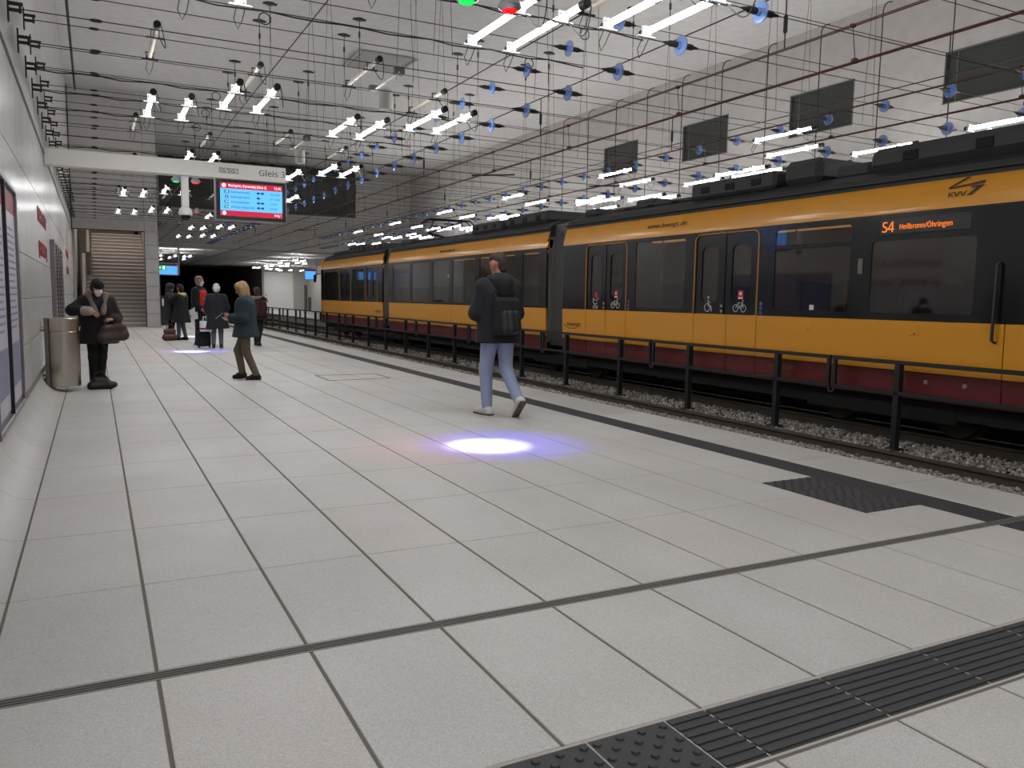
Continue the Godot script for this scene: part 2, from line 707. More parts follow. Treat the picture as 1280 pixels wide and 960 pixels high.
	# coved skirting
	var R := 0.27
	var cove_cache := {}
	var cv := node_in(self, "trim_1")
	tag(cv, "pale coved skirting curving from the floor up the left wall", "skirting", "", "structure")
	var all := rows.duplicate()
	for j in 6:
		all.append([-3.04 - TL * (26 + j), -3.04 - TL * (27 + j)])
	for row in all:
		var l: float = row[0] - row[1] - 0.005
		var key := "%.3f" % l
		if not cove_cache.has(key):
			var c := MB.new()
			var first := c.v.size()
			for k in 11:
				var a := PI / 2.0 * k / 10.0
				var p := Vector2(-R * sin(a), R - R * cos(a))
				var m := Vector3(sin(a), cos(a), 0)
				c.vert(Vector3(p.x, p.y, l / 2.0), m)
				c.vert(Vector3(p.x, p.y, -l / 2.0), m)
			for k in 10:
				c.face(first + 2 * k, first + 2 * k + 1, first + 2 * k + 3)
				c.face(first + 2 * k, first + 2 * k + 3, first + 2 * k + 2)
			cove_cache[key] = c.mesh()
		part(cv, "cove_piece", cove_cache[key], kinds[rng.randi() % 4], "", Vector3(TX - 0.004, 0.0, (row[0] + row[1]) / 2.0))
	b = MB.new()
	for k in 11:
		var a := PI / 2.0 * k / 10.0
		var a2 := PI / 2.0 * (k + 1) / 10.0
		if k < 10:
			var p := Vector2(TX - 0.006 - (R + 0.006) * sin(a), R - (R + 0.006) * cos(a))
			var q := Vector2(TX - 0.006 - (R + 0.006) * sin(a2), R - (R + 0.006) * cos(a2))
			b.quad(Vector3(p.x, p.y, BACK_Z), Vector3(p.x, p.y, -35.0), Vector3(q.x, q.y, -35.0), Vector3(q.x, q.y, BACK_Z))
	part(cv, "cove_backing", b, mats.grout)
	b = MB.new()
	b.box(Vector3(WALL_X + 0.006, 0.285, (BACK_Z - 35.0) / 2.0), Vector3(0.03, 0.03, BACK_Z + 35.0))
	part(cv, "edge_profile", b, mat("profile", Color(0.42, 0.40, 0.385), 0.6), "grey profile along the top of the skirting")

# ------------------------------------------------------------------ walls and ceilings
func left_wall() -> void:
	var b := MB.new()
	b.box(Vector3(WALL_X - 0.25, 4.5, (BACK_Z - 50.0) / 2.0), Vector3(0.3, 9.4, BACK_Z + 50.0))
	var w := struct("wall_left", b, mats.seam, "tall glossy white panelled wall beside the platform", "wall")
	var ys := [[0.305, 0.80], [0.80, 1.275], [1.275, 1.76], [1.76, 2.70], [2.70, 3.58]]
	var up := [[3.62, 5.45], [5.45, 7.25], [7.25, 9.05]]
	var shapes := {}
	for k in 16:
		var z0 := 7.66 - 2.93 * k
		var z1 := z0 - 2.93
		if z1 < -35.3:
			z1 = -35.3
		for set in [ys, up]:
			for y in set:
				var upper: bool = set == up
				var l := z0 - z1 - 0.008
				var h: float = y[1] - y[0] - 0.008
				var key := "%.3f %.3f %s" % [l, h, upper]
				if not shapes.has(key):
					var m := MB.new()
					m.box(Vector3(-0.02, 0, 0), Vector3(0.04, h, l), 0.003)
					shapes[key] = m.mesh()
				part(w, "wall_panel", shapes[key], mats.upper_wall if upper else mats.enamel, "", Vector3(WALL_X - (0.03 if upper else 0.0), (y[0] + y[1]) / 2.0, (z0 + z1) / 2.0))
		if z1 <= -35.3:
			break
	b = MB.new()
	b.box(Vector3(WALL_X - 0.005, 3.60, (BACK_Z - 35.3) / 2.0), Vector3(0.05, 0.025, BACK_Z + 35.3))
	part(w, "ledge", b, mat("ledge", Color(0.50, 0.49, 0.48), 0.5), "grey ledge above the white panels")

func hall() -> void:
	var b := MB.new()
	b.box(Vector3(8.8, CEIL + 0.2, (BACK_Z + END_Z) / 2.0), Vector3(19.6, 0.4, BACK_Z - END_Z + 0.4))
	var c := struct("ceiling", b, mats.ceiling, "high plain grey concrete ceiling above the wires", "ceiling")
	b = MB.new()
	b.box(Vector3(8.58, CEIL - 0.03, -26.4), Vector3(1.65, 0.06, 1.9), 0.01)
	var hatch := part(c, "ceiling_hatch", b, mat("hatch", Color(0.60, 0.59, 0.575), 0.7), "grey metal hatch plate under the ceiling")
	b = MB.new()
	for s in [-1.0, 1.0]:
		b.box(Vector3(8.58 + s * 0.93, CEIL - 0.06, -26.4), Vector3(0.1, 0.06, 1.9), 0.01)
	part(hatch, "hatch_rail", b, mat("hatch_rail", Color(0.66, 0.65, 0.63), 0.6))
	b = MB.new()
	b.box(Vector3(8.75, CEIL - 0.03, -46.6), Vector3(1.65, 0.06, 1.9), 0.01)
	part(c, "ceiling_hatch", b, mats.hatch)
	# wall behind the far platform, with five dark windows
	b = MB.new()
	var z := BACK_Z
	for k in 5:
		var z1: float = -10.8 - 4.85 * (k - 1)
		var z0: float = -13.05 - 4.85 * (k - 1)
		b.box(Vector3(FAR_WALL_X + 0.3, 4.4, (z + z1) / 2.0), Vector3(0.6, 9.5, z - z1))
		b.box(Vector3(FAR_WALL_X + 0.3, 2.9, (z1 + z0) / 2.0), Vector3(0.6, 6.5, z1 - z0))
		b.box(Vector3(FAR_WALL_X + 0.3, 8.25, (z1 + z0) / 2.0), Vector3(0.6, 1.78, z1 - z0))
		z = z0
	b.box(Vector3(FAR_WALL_X + 0.3, 4.4, (z - 78.5) / 2.0), Vector3(0.6, 9.5, z + 78.5))
	struct("wall_right", b, mats.far_wall, "pale concrete wall behind the far platform", "wall")
	for k in 5:
		var zc: float = -11.925 - 4.85 * (k - 1)
		var wn := node_in(self, "window_%d" % (k + 1), Vector3(FAR_WALL_X, 6.755, zc))
		tag(wn, "dark window let into the pale far wall above the train", "window", "dark windows in the far wall", "structure")
		b = MB.new()
		b.box(Vector3(0.08, 0, 0), Vector3(0.03, 1.21, 2.25))
		part(wn, "pane", b, mats.dark_glass)
		b = MB.new()
		for s in [-1.0, 1.0]:
			b.box(Vector3(0.04, s * 0.59, 0), Vector3(0.10, 0.03, 2.25))
			b.box(Vector3(0.04, 0, s * 1.11), Vector3(0.10, 1.21, 0.03))
		part(wn, "frame", b, mats.window_frame)
		b = MB.new()
		b.box(Vector3(0.06, 0, -0.83), Vector3(0.03, 1.15, 0.03))
		part(wn, "mullion", b, mats.window_frame)
	# wall closing the high hall, with its long dark window under the ceiling
	b = MB.new()
	b.box(Vector3(8.8, 5.12, END_Z - 0.25), Vector3(19.5, 2.24, 0.5))
	b.box(Vector3(1.2, 7.7, END_Z - 0.25), Vector3(4.4, 2.95, 0.5))
	b.box(Vector3(16.6, 7.7, END_Z - 0.25), Vector3(3.84, 2.95, 0.5))
	struct("wall_end", b, mats.far_wall, "pale wall closing the high hall above the tracks", "wall")
	var e := node_in(self, "window_6", Vector3(9.04, 7.62, END_Z))
	tag(e, "long dark window under the ceiling in the end wall", "window", "", "structure")
	for k in 4:
		b = MB.new()
		b.box(Vector3(-4.23 + 2.82 * k, 0, -0.12), Vector3(2.80, 2.76, 0.03))
		part(e, "pane", b, mats.dark_glass)
	b = MB.new()
	b.box(Vector3(0, -1.38, -0.08), Vector3(11.3, 0.06, 0.16))
	part(e, "sill", b, mats.window_frame)
	for k in 5:
		b = MB.new()
		b.box(Vector3(-5.64 + 2.82 * k, 0, -0.09), Vector3(0.035, 2.76, 0.06))
		part(e, "mullion", b, mats.window_frame)
	# wall behind the camera
	b = MB.new()
	b.box(Vector3(8.8, 4.3, BACK_Z + 0.2), Vector3(19.6, 10.4, 0.4))
	struct("wall_back", b, mats.far_wall, "pale wall at the near end of the hall", "wall")
	# far platform
	b = MB.new()
	b.box(Vector3((FAR_EDGE + FAR_WALL_X) / 2.0, -0.35, (BACK_Z - 78.0) / 2.0), Vector3(FAR_WALL_X - FAR_EDGE, 0.70, BACK_Z + 78.0), 0.01)
	struct("floor_far", b, mats.terrazzo, "pale platform across the tracks behind the train", "floor")

func stairs() -> void:
	var fz := -35.3
	var b := MB.new()
	b.box(Vector3(0.84, 6.42, fz - 0.25), Vector3(3.0, 5.30, 0.5))
	b.box(Vector3(2.09, 1.88, fz - 0.25), Vector3(0.49, 3.78, 0.5))
	b.box(Vector3(2.24, 4.5, (fz - 0.5 - 78.0) / 2.0), Vector3(0.18, 9.2, 78.0 + fz - 0.5))
	var w := struct("wall_stair", b, mats.seam, "grey wall of the stair block closing the end of the left wall", "wall")
	var xs := [-0.66, 1.84, 2.33]
	var rows := [[3.77, 5.2], [5.2, 6.6], [6.6, 7.8], [7.8, 9.05]]
	for i in 2:
		for r in rows:
			var m := MB.new()
			m.box(Vector3((xs[i] + xs[i + 1]) / 2.0, (r[0] + r[1]) / 2.0, fz + 0.01), Vector3(xs[i + 1] - xs[i] - 0.012, r[1] - r[0] - 0.004, 0.03), 0.002)
			part(w, "wall_panel", m, mats.block)
	for k in 7:
		var m := MB.new()
		m.box(Vector3(2.085, 0.27 + 0.539 * k, fz + 0.01), Vector3(0.478, 0.527, 0.03), 0.003)
		part(w, "pillar_panel", m, mats.enamel)
	for k in 14:
		var m := MB.new()
		m.box(Vector3(2.335, 2.25, fz - 0.6 - 1.1 * k), Vector3(0.02, 4.48, 1.09), 0.002)
		part(w, "side_panel", m, mats.enamel)
	# stairwell round the flight
	b = MB.new()
	b.box(Vector3(2.14, 4.4, -41.4), Vector3(0.04, 9.0, 11.5))
	b.box(Vector3(0.6, 4.5, -47.2), Vector3(2.7, 9.0, 0.2))
	b.box(Vector3(-0.63, 4.4, -41.4), Vector3(0.06, 9.0, 11.5))
	b.box(Vector3(0.6, 7.1, -41.4), Vector3(2.7, 0.2, 11.5))
	b.box(Vector3(0.6, -0.3, -41.4), Vector3(2.7, 0.4, 11.5))
	struct("wall_stairwell", b, mat("stairwell", Color(0.73, 0.715, 0.70), 0.75), "dim grey stairwell round the flight of steps", "wall")
	var st := node_in(self, "staircase")
	tag(st, "wide stone staircase rising away at the end of the left wall", "stairs", "", "structure")
	var y := 0.0
	var z := fz - 0.55
	for k in 25:
		b = MB.new()
		var run := 0.29 if k != 11 else 0.75
		var left := -0.28 if k < 12 else -0.05
		b.box(Vector3((left + 2.11) / 2.0, y + 0.0825 - 0.2, z - run / 2.0), Vector3(2.11 - left, 0.165 + 0.4, run), 0.006)
		var s := part(st, "stair_step", b, mats.step)
		b = MB.new()
		b.box(Vector3((left + 2.11) / 2.0, y + 0.148, z + 0.012), Vector3(2.11 - left - 0.02, 0.04, 0.03), 0.004)
		part(s, "nosing", b, mats.nosing)
		y += 0.165
		z -= run
	b = MB.new()
	b.bar(Vector3(-0.34, 0.55, fz - 0.5), Vector3(-0.34, 2.5, fz - 3.9), 0.12, 1.1)
	b.bar(Vector3(-0.17, 2.6, fz - 4.6), Vector3(-0.17, 4.7, fz - 8.2), 0.12, 1.1)
	part(st, "balustrade", b, mat("balustrade", Color(0.50, 0.47, 0.45), 0.5))
	b = MB.new()
	b.tube([Vector3(-0.30, 0.95, fz - 0.3), Vector3(-0.30, 1.0, fz - 0.5), Vector3(-0.30, 2.95, fz - 3.9), Vector3(-0.30, 2.98, fz - 4.3)], 0.025)
	b.tube([Vector3(-0.12, 3.0, fz - 4.4), Vector3(-0.12, 3.05, fz - 4.6), Vector3(-0.12, 5.1, fz - 8.2)], 0.025)
	part(st, "handrail", b, mats.steel)
	var lamp := thing("stairwell_lamp", "flat lamp under the stairwell ceiling", "lamp", Vector3(0.7, 6.9, -39.5))
	b = MB.new()
	b.box(Vector3.ZERO, Vector3(0.6, 0.08, 1.4), 0.01)
	part(lamp, "housing", b, mats.white_paint)
	b = MB.new()
	b.box(Vector3(0, -0.045, 0), Vector3(0.5, 0.01, 1.3))
	part(lamp, "diffuser_light", b, glow("stair_glow", Color(1, 0.95, 0.88), 3.0))
	area_light(lamp, Vector3(0, -0.06, 0), Vector2(0.5, 1.3), Color(1, 0.96, 0.92), 9.0)

func area_light(parent: Node3D, at: Vector3, size: Vector2, c: Color, power: float, up := false) -> void:
	var l := AreaLight3D.new()
	l.name = "light"
	parent.add_child(l, true)
	l.position = at
	l.rotation.x = PI / 2.0 if up else -PI / 2.0
	l.area_size = size
	l.light_color = c
	l.light_energy = power
	l.area_range = 60.0
	l.shadow_enabled = true

func far_hall() -> void:
	# the low part beyond the end wall: ceiling, dark portal of the tunnel, and the wall with the white door
	var b := MB.new()
	b.box(Vector3(8.8, 4.6, -64.5), Vector3(19.6, 1.2, 28.6))
	struct("ceiling_low", b, mats.ceiling, "low grey ceiling beyond the high hall", "ceiling")
	b = MB.new()
	b.box(Vector3(9.6, 4.6, -78.3), Vector3(8.75, 1.1, 0.6))
	b.box(Vector3(3.7, 2.0, -78.3), Vector3(3.1, 6.4, 0.6))
	b.box(Vector3(5.2, 1.0, -108.0), Vector3(0.1, 8.0, 59.0))
	b.box(Vector3(14.0, 1.0, -108.0), Vector3(0.1, 8.0, 59.0))
	b.box(Vector3(9.6, 4.3, -108.0), Vector3(8.9, 0.4, 59.0))
	b.box(Vector3(9.6, -0.6, -108.0), Vector3(8.9, 0.2, 59.0))
	b.box(Vector3(9.6, 1.0, -137.5), Vector3(8.9, 8.0, 0.2))
	struct("wall_tunnel", b, mats.tunnel, "dark tunnel mouth at the far end of the tracks", "tunnel")
	b = MB.new()
	b.box(Vector3(16.1, 2.0, -78.3), Vector3(4.3, 5.2, 0.6))
	var w := struct("wall_far_end", b, mats.far_wall, "pale wall at the far end of the other platform", "wall")
	b = MB.new()
	b.box(Vector3(15.45, 1.75, -77.97), Vector3(2.7, 3.5, 0.08), 0.01)
	var d := struct("door_1", b, mat("door_paint", Color(0.90, 0.905, 0.90), 0.5), "tall white steel door beyond the tracks", "door")
	b = MB.new()
	b.box(Vector3(14.3, 1.35, -77.9), Vector3(0.2, 0.05, 0.06), 0.01)
	b.box(Vector3(14.3, 1.05, -77.9), Vector3(0.2, 0.05, 0.06), 0.01)
	part(d, "handle", b, mats.cap)
	for q in [[17.05, 0.9, 2.3], [17.4, 0.5, 1.2]]:
		b = MB.new()
		b.box(Vector3(q[0], q[2] / 2.0, -74.0), Vector3(0.25, q[2], 0.25), 0.02)
		var o := part(self, "floor_pillar", b, mats.window_frame)
		tag(o, "grey slim pillar standing on the far platform by the white door" if q[2] > 2.0 else "short grey pillar standing on the far platform by the white door", "pillar")
	var tm := thing("ticket_machine", "dark ticket machine with a white panel behind the stair block corner", "ticket machine", Vector3(2.72, 0, -37.6))
	b = MB.new()
	b.box(Vector3(0, 0.62, 0), Vector3(0.42, 1.24, 0.35), 0.02)
	part(tm, "cabinet", b, mat("cabinet_dark", Color(0.14, 0.14, 0.15), 0.5))
	b = MB.new()
	b.box(Vector3(0, 0.98, 0.178), Vector3(0.34, 0.3, 0.01), 0.003)
	part(tm, "front_panel", b, mats.white_paint)
	# lamps of the low part
	for q in [Vector3(4.01, 3.6, -57.4), Vector3(4.3, 3.6, -54.4), Vector3(3.6, 3.6, -51.5), Vector3(4.39, 3.6, -51.6), Vector3(4.95, 3.6, -52.2), Vector3(5.21, 3.6, -51.4), Vector3(5.29, 3.6, -56.1)]:
		far_lamps.append(q)
	for q in [Vector3(11.9, 3.6, -68.9), Vector3(12.2, 3.6, -68.6), Vector3(12.0, 3.6, -64.3), Vector3(13.1, 3.6, -70.0), Vector3(13.75, 3.6, -71.8), Vector3(12.35, 3.6, -63.9), Vector3(14.2, 3.6, -71.2), Vector3(11.64, 3.6, -57.1), Vector3(12.94, 3.6, -63.2), Vector3(12.33, 3.6, -58.1), Vector3(13.28, 3.6, -62.8), Vector3(11.58, 3.6, -52.0), Vector3(12.6, 3.6, -56.0), Vector3(13.3, 3.6, -57.0), Vector3(12.24, 3.6, -52.8), Vector3(14.8, 3.6, -73.4), Vector3(15.8, 3.6, -73.4), Vector3(16.8, 3.6, -73.4), Vector3(15.3, 3.6, -75.2)]:
		far_lamps.append(q)

var far_lamps := []

# ------------------------------------------------------------------ tracks
func track_bed() -> void:
	var b := MB.new()
	b.box(Vector3((EDGE + FAR_EDGE) / 2.0, -0.72, (BACK_Z - 78.0) / 2.0), Vector3(FAR_EDGE - EDGE + 0.2, 0.44, BACK_Z + 78.0))
	struct("floor_track_bed", b, mats.bed, "dark gravel bed under the tracks", "track bed")
	var prof := [Vector2(-0.07, 0), Vector2(0.07, 0), Vector2(0.07, 0.012), Vector2(0.012, 0.03), Vector2(0.010, 0.12), Vector2(0.036, 0.135), Vector2(0.036, 0.155), Vector2(0.028, 0.163), Vector2(-0.028, 0.163), Vector2(-0.036, 0.155), Vector2(-0.036, 0.135), Vector2(-0.010, 0.12), Vector2(-0.012, 0.03), Vector2(-0.07, 0.012)]
	b = MB.new()
	b.prism(prof, 86.0)
	var shape := b.mesh()
	b = MB.new()
	b.box(Vector3(0, 0.1635, 43.0), Vector3(0.05, 0.002, 86.0))
	var top := b.mesh()
	var says := ["platform-side rail of the empty near track", "rail of the empty near track running beside the black railing", "near rail of the track under the yellow train", "far rail of the track under the yellow train"]
	var k := 0
	for x in [6.58, 8.02, 9.56, 11.0]:
		var r := thing("track_rail", "long steel " + says[k], "rail", Vector3(x, -0.463, -78.0))
		part(r, "rail_profile", shape, mats.rail_side)
		part(r, "rail_head", top, mats.rail_steel)
		k += 1
	# sleepers of the near track
	var sl := thing("sleeper", "concrete sleeper under the empty near track", "sleeper", Vector3(7.3, -0.5, -2.6), 0.0, "sleepers of the near track")
	b = MB.new()
	b.box(Vector3(0, 0, 0), Vector3(2.3, 0.075, 0.24), 0.02)
	part(sl, "beam", b, mats.sleeper)
	b = MB.new()
	b.box(Vector3.ZERO, Vector3(0.07, 0.03, 0.12), 0.008)
	var clip := b.mesh()
	for x in [-0.81, -0.63, 0.63, 0.81]:
		part(sl, "rail_clip", clip, mats.rail_side, "", Vector3(x, 0.052, 0))
	for i in range(1, 72):
		copy(sl, Vector3(7.3, -0.5, -2.6 - 0.62 * i))
	# ballast stones
	b = MB.new()
	b.ball(Vector3.ZERO, Vector3(0.5, 0.36, 0.42), 6, 4)
	for i in b.v.size():
		var q := b.v[i]
		var w := sin(q.x * 9.0 + q.y * 14.0) * 0.08 + sin(q.z * 11.0 - q.y * 7.0) * 0.08
		b.v[i] = q * (1.0 + w)
	for i in range(0, b.ix.size(), 3):
		var m := (b.v[b.ix[i + 2]] - b.v[b.ix[i]]).cross(b.v[b.ix[i + 1]] - b.v[b.ix[i]])
		if m.length() > 1e-6:
			b.n[b.ix[i]] = m.normalized()
	var mm := MultiMesh.new()
	mm.transform_format = MultiMesh.TRANSFORM_3D
	mm.use_colors = true
	mm.mesh = b.mesh()
	mm.instance_count = 46000
	for i in mm.instance_count:
		var far := i >= 30000
		var x := rng.randf_range(7.5, 10.3)
		if i % 4 == 0:
			x = rng.randf_range(7.6, 7.97)
		var z := rng.randf_range(-48.0, -18.0) if far else -2.4 - 15.8 * pow(rng.randf(), 1.15)
		var s := rng.randf_range(0.035, 0.075) * (1.35 if far else 1.0)
		var y := -0.495 + rng.randf() * 0.035 + (0.02 if x > 8.2 else 0.0)
		if x < 7.97:
			y += 0.045 * smoothstep(7.5, 7.8, x)
		elif x < 8.11:
			y -= 0.02
		var t := Transform3D(Basis.from_euler(Vector3(rng.randf() * TAU, rng.randf() * TAU, rng.randf() * TAU)).scaled(Vector3.ONE * s), Vector3(x, y, z))
		mm.set_instance_transform(i, t)
		var c := rng.randf_range(0.13, 0.48)
		mm.set_instance_color(i, Color(c, c * 0.91, c * 0.81))
	var o := MultiMeshInstance3D.new()
	o.name = "ballast_gravel"
	o.multimesh = mm
	o.material_override = mat("stone", Color(1, 1, 1), 0.9, 0.0, {"vertex_color_use_as_albedo": true})
	add_child(o)
	tag(o, "grey crushed stone gravel between the rails and under the railing", "gravel", "", "stuff")

# ------------------------------------------------------------------ train
const SIDE := Basis(Vector3(0, 0, 1), Vector3(0, 1, 0), Vector3(-1, 0, 0))

func side_at(x: float) -> Transform3D: # polygons in (z, y), extruded outwards from depth x
	return Transform3D(SIDE, Vector3(x, 0, 0))

func top_at(y: float) -> Transform3D: # polygons in (x, -z), extruded upwards from y
	return Transform3D(Basis(Vector3(1, 0, 0), Vector3(0, 0, -1), Vector3(0, 1, 0)), Vector3(0, y, 0))

func round_rect(x0: float, y0: float, x1: float, y1: float, r: float, steps := 5) -> Array:
	var out := []
	for c in [[x1 - r, y0 + r, -PI / 2.0], [x1 - r, y1 - r, 0.0], [x0 + r, y1 - r, PI / 2.0], [x0 + r, y0 + r, PI]]:
		for k in steps + 1:
			var a: float = c[2] + PI / 2.0 * k / steps
			out.append(Vector2(c[0] + r * cos(a), c[1] + r * sin(a)))
	return out

func holed(b: MB, x0: float, y0: float, x1: float, y1: float, hole: Array, depth: float, at: Transform3D) -> void: # a plate with a rounded opening, in two halves
	var n := hole.size() / 4
	var cx: float = (hole[0].x + hole[3 * n].x) / 2.0
	var low: float = hole[0].y
	var high: float = hole[2 * n - 1].y
	var right := [Vector2(cx, low)]
	for k in 2 * n:
		right.append(hole[k])
	right.append_array([Vector2(cx, high), Vector2(cx, y1), Vector2(x1, y1), Vector2(x1, y0), Vector2(cx, y0)])
	var left := [Vector2(cx, high)]
	for k in range(2 * n, 4 * n):
		left.append(hole[k])
	left.append_array([Vector2(cx, low), Vector2(cx, y0), Vector2(x0, y0), Vector2(x0, y1), Vector2(cx, y1)])
	b.prism(right, depth, at)
	b.prism(left, depth, at)

func curved(b: MB, z0: float, z1: float) -> void: # the cornice leans in along an arc
	var first := b.v.size()
	for k in 8:
		var a := 0.5585 * k / 7.0
		for z in [z1, z0]:
			b.vert(Vector3(0.77 * (1.0 - cos(a)), 2.505 + 0.77 * sin(a), z), Vector3(-cos(a), sin(a), 0))
	for k in 7:
		var p := first + 2 * k
		b.face(p, p + 3, p + 1)
		b.face(p, p + 2, p + 3)
	for z in [z0, z1]:
		b.out_quad(Vector3(0.0, 2.505, z), Vector3(0.06, 2.72, z), Vector3(0.13, 2.915, z), Vector3(0.16, 2.505, z), Vector3(0.08, 2.7, (z0 + z1) / 2.0))

func train() -> void:
	var yellow := mat("train_yellow", Color(0.82, 0.56, 0.085), 0.35, 0.0, {"clearcoat_enabled": true, "clearcoat": 0.3, "clearcoat_roughness": 0.08})
	var red := mat("train_red", Color(0.36, 0.085, 0.075), 0.45)
	var band := mat("train_band", Color(0.075, 0.077, 0.085), 0.16)
	var roof := mat("train_roof", Color(0.165, 0.17, 0.172), 0.65)
	var roof_box := mat("train_roof_box", Color(0.20, 0.205, 0.205), 0.65)
	var glass := mat("train_glass", Color(0.015, 0.015, 0.017, 0.52), 0.04, 0.0, {"transparency": BaseMaterial3D.TRANSPARENCY_ALPHA, "metallic_specular": 0.7})
	var lining := mat("train_lining", Color(0.50, 0.47, 0.44), 0.7)
	var bottom := mat("train_under", Color(0.045, 0.042, 0.04), 0.8)
	var trim := mat("door_trim", Color(0.62, 0.43, 0.15), 0.45)
	var bellow := mat("bellows", Color(0.30, 0.30, 0.305), 0.45)
	var sticker := mat("sticker_white", Color(0.80, 0.80, 0.80), 0.5)
	var sticker_red := mat("sticker_red", Color(0.75, 0.10, 0.09), 0.5)
	var print_brown := mat("print_brown", Color(0.23, 0.10, 0.085), 0.5)
	var tr := thing("light_rail_train", "long yellow, black and red three-section light rail train standing behind the railing", "train", Vector3(8.97, 0, 0))
	var cars := [[-35.6, -27.34], [-26.65, -15.77], [-15.05, -4.2]]
	var cuts := [[-35.6, -32.62, -31.0, -29.22, -27.34], [-26.65, -21.2, -15.77], [-15.05, -14.12, -13.39, -12.70, -10.74, -9.94, -9.28, -5.47, -4.2]]
	# windows: [z0, z1, y0, y1]; the doors are in the gaps listed under doors: [z0, z1]
	var wins := [[[-35.3, -33.2, 1.24, 2.36], [-31.0, -29.6, 1.24, 2.40]], [[-26.2, -24.62, 1.24, 2.42], [-24.4, -22.86, 1.24, 2.42], [-22.6, -21.34, 1.24, 2.42], [-21.1, -19.6, 1.24, 2.42], [-19.3, -17.3, 1.24, 2.42], [-16.9, -16.1, 1.24, 2.42]], [[-12.42, -11.0, 1.24, 2.43], [-8.95, -7.60, 1.26, 2.42], [-7.27, -5.86, 1.26, 2.17]]]
	var doors := [[[-32.9, -31.3], [-29.3, -27.9]], [], [[-14.12, -12.70], [-10.74, -9.28]]]
	for c in 3:
		var z0: float = cars[c][0]
		var z1: float = cars[c][1]
		var l := z1 - z0
		var zc := (z0 + z1) / 2.0
		var b := MB.new()
		b.prism([Vector2(0.085, 2.93), Vector2(0.12, 3.0), Vector2(0.34, 3.11), Vector2(2.31, 3.11), Vector2(2.53, 3.0), Vector2(2.57, 2.93), Vector2(2.57, 2.75), Vector2(0.085, 2.75)], l, Transform3D(Basis.IDENTITY, Vector3(0, 0, z0)))
		var car := part(tr, "car_section", b, roof, "dark grey curved roof of a train section")
		b = MB.new()
		b.box(Vector3(1.32, 0.46, zc), Vector3(2.55, 0.12, l))
		b.box(Vector3(2.60, 1.6, zc), Vector3(0.08, 2.3, l))
		b.box(Vector3(1.32, 2.72, zc), Vector3(2.5, 0.06, l))
		for e in [z0 + 0.03, z1 - 0.03]:
			b.box(Vector3(1.32, 1.6, e), Vector3(2.5, 2.3, 0.06))
		part(car, "interior_lining", b, lining)
		b = MB.new()
		curved(b, z0, z1)
		part(car, "cornice_panel", b, yellow, "yellow band above the windows")
		b = MB.new()
		b.box(Vector3(0.06, 2.925, zc), Vector3(0.06, 0.03, l - 0.02), 0.006)
		part(car, "gutter", b, roof)
		for i in cuts[c].size() - 1:
			var a: float = cuts[c][i]
			var e: float = cuts[c][i + 1]
			b = MB.new()
			b.prism([Vector2(0.0, 1.168), Vector2(0.035, 1.168), Vector2(0.05, 0.545), Vector2(0.015, 0.545)], e - a - 0.014, Transform3D(Basis.IDENTITY, Vector3(0, 0, a + 0.007)))
			part(tr, "side_panel", b, yellow)
			b = MB.new()
			b.box(Vector3(0.045, 0.375, (a + e) / 2.0), Vector3(0.03, 0.335, e - a - 0.012), 0.004)
			part(tr, "skirt_panel", b, red)
		# black band with its openings
		var ops := []
		for w in wins[c]:
			ops.append([w[0], w[1], w])
		for d in doors[c]:
			ops.append([d[0], d[1], null])
		ops.sort_custom(func(p, q): return p[0] < q[0])
		b = MB.new()
		var z := z0
		for k in ops.size():
			var o = ops[k]
			if o[2] == null:
				b.prism([Vector2(z, 1.172), Vector2(o[0], 1.172), Vector2(o[0], 2.505), Vector2(z, 2.505)], 0.03, side_at(0.03))
				b.box(Vector3(0.02, 2.485, (o[0] + o[1]) / 2.0), Vector3(0.03, 0.04, o[1] - o[0]))
				z = o[1]
			else:
				var e: float = o[1] + 0.05
				holed(b, z, 1.172, e, 2.505, round_rect(o[2][0], o[2][2], o[2][1], o[2][3], 0.05), 0.03, side_at(0.03))
				z = e
		if z < z1 - 0.01:
			b.prism([Vector2(z, 1.172), Vector2(z1, 1.172), Vector2(z1, 2.505), Vector2(z, 2.505)], 0.03, side_at(0.03))
		part(car, "window_band", b, band, "glossy black band round the windows")
		for w in wins[c]:
			b = MB.new()
			b.prism(round_rect(w[0] - 0.01, w[2] - 0.01, w[1] + 0.01, w[3] + 0.01, 0.05), 0.008, side_at(0.016))
			var pane := part(tr, "window_pane", b, glass)
			if c == 2 and w[0] < -8.0 and w[0] > -9.0:
				b = MB.new()
				b.box(Vector3(0.008, 2.17, (w[0] + w[1]) / 2.0), Vector3(0.02, 0.06, w[1] - w[0]), 0.004)
				part(pane, "transom", b, band)
		for d in doors[c]:
			door_pair(tr, d[0], d[1], band, glass, trim, yellow, c == 2, d[0] < -13.0)
		# inside: seats, grab poles and light strips
		var k := 0
		var zz := z0 + 1.0
		while zz < z1 - 0.7:
			var blocked := false
			for d in doors[c]:
				if zz > d[0] - 0.5 and zz < d[1] + 0.4:
					blocked = true
			if not blocked:
				for x in [0.55, 2.1]:
					b = MB.new()
					b.box(Vector3(x, 0.96, zz), Vector3(0.86, 0.10, 0.44), 0.03)
					b.box(Vector3(x, 1.32, zz - 0.22), Vector3(0.86, 0.72, 0.08), 0.03)
					b.box(Vector3(x, 0.72, zz), Vector3(0.5, 0.4, 0.3))
					part(tr, "passenger_seat", b, mat("seat", Color(0.20, 0.19, 0.22), 0.9))
			else:
				b = MB.new()
				b.tube([Vector3(0.6, 0.52, zz), Vector3(0.6, 2.69, zz)], 0.017)
				part(tr, "grab_pole", b, mat("pole", Color(0.60, 0.52, 0.30), 0.4, 0.4))
			zz += 0.82
		b = MB.new()
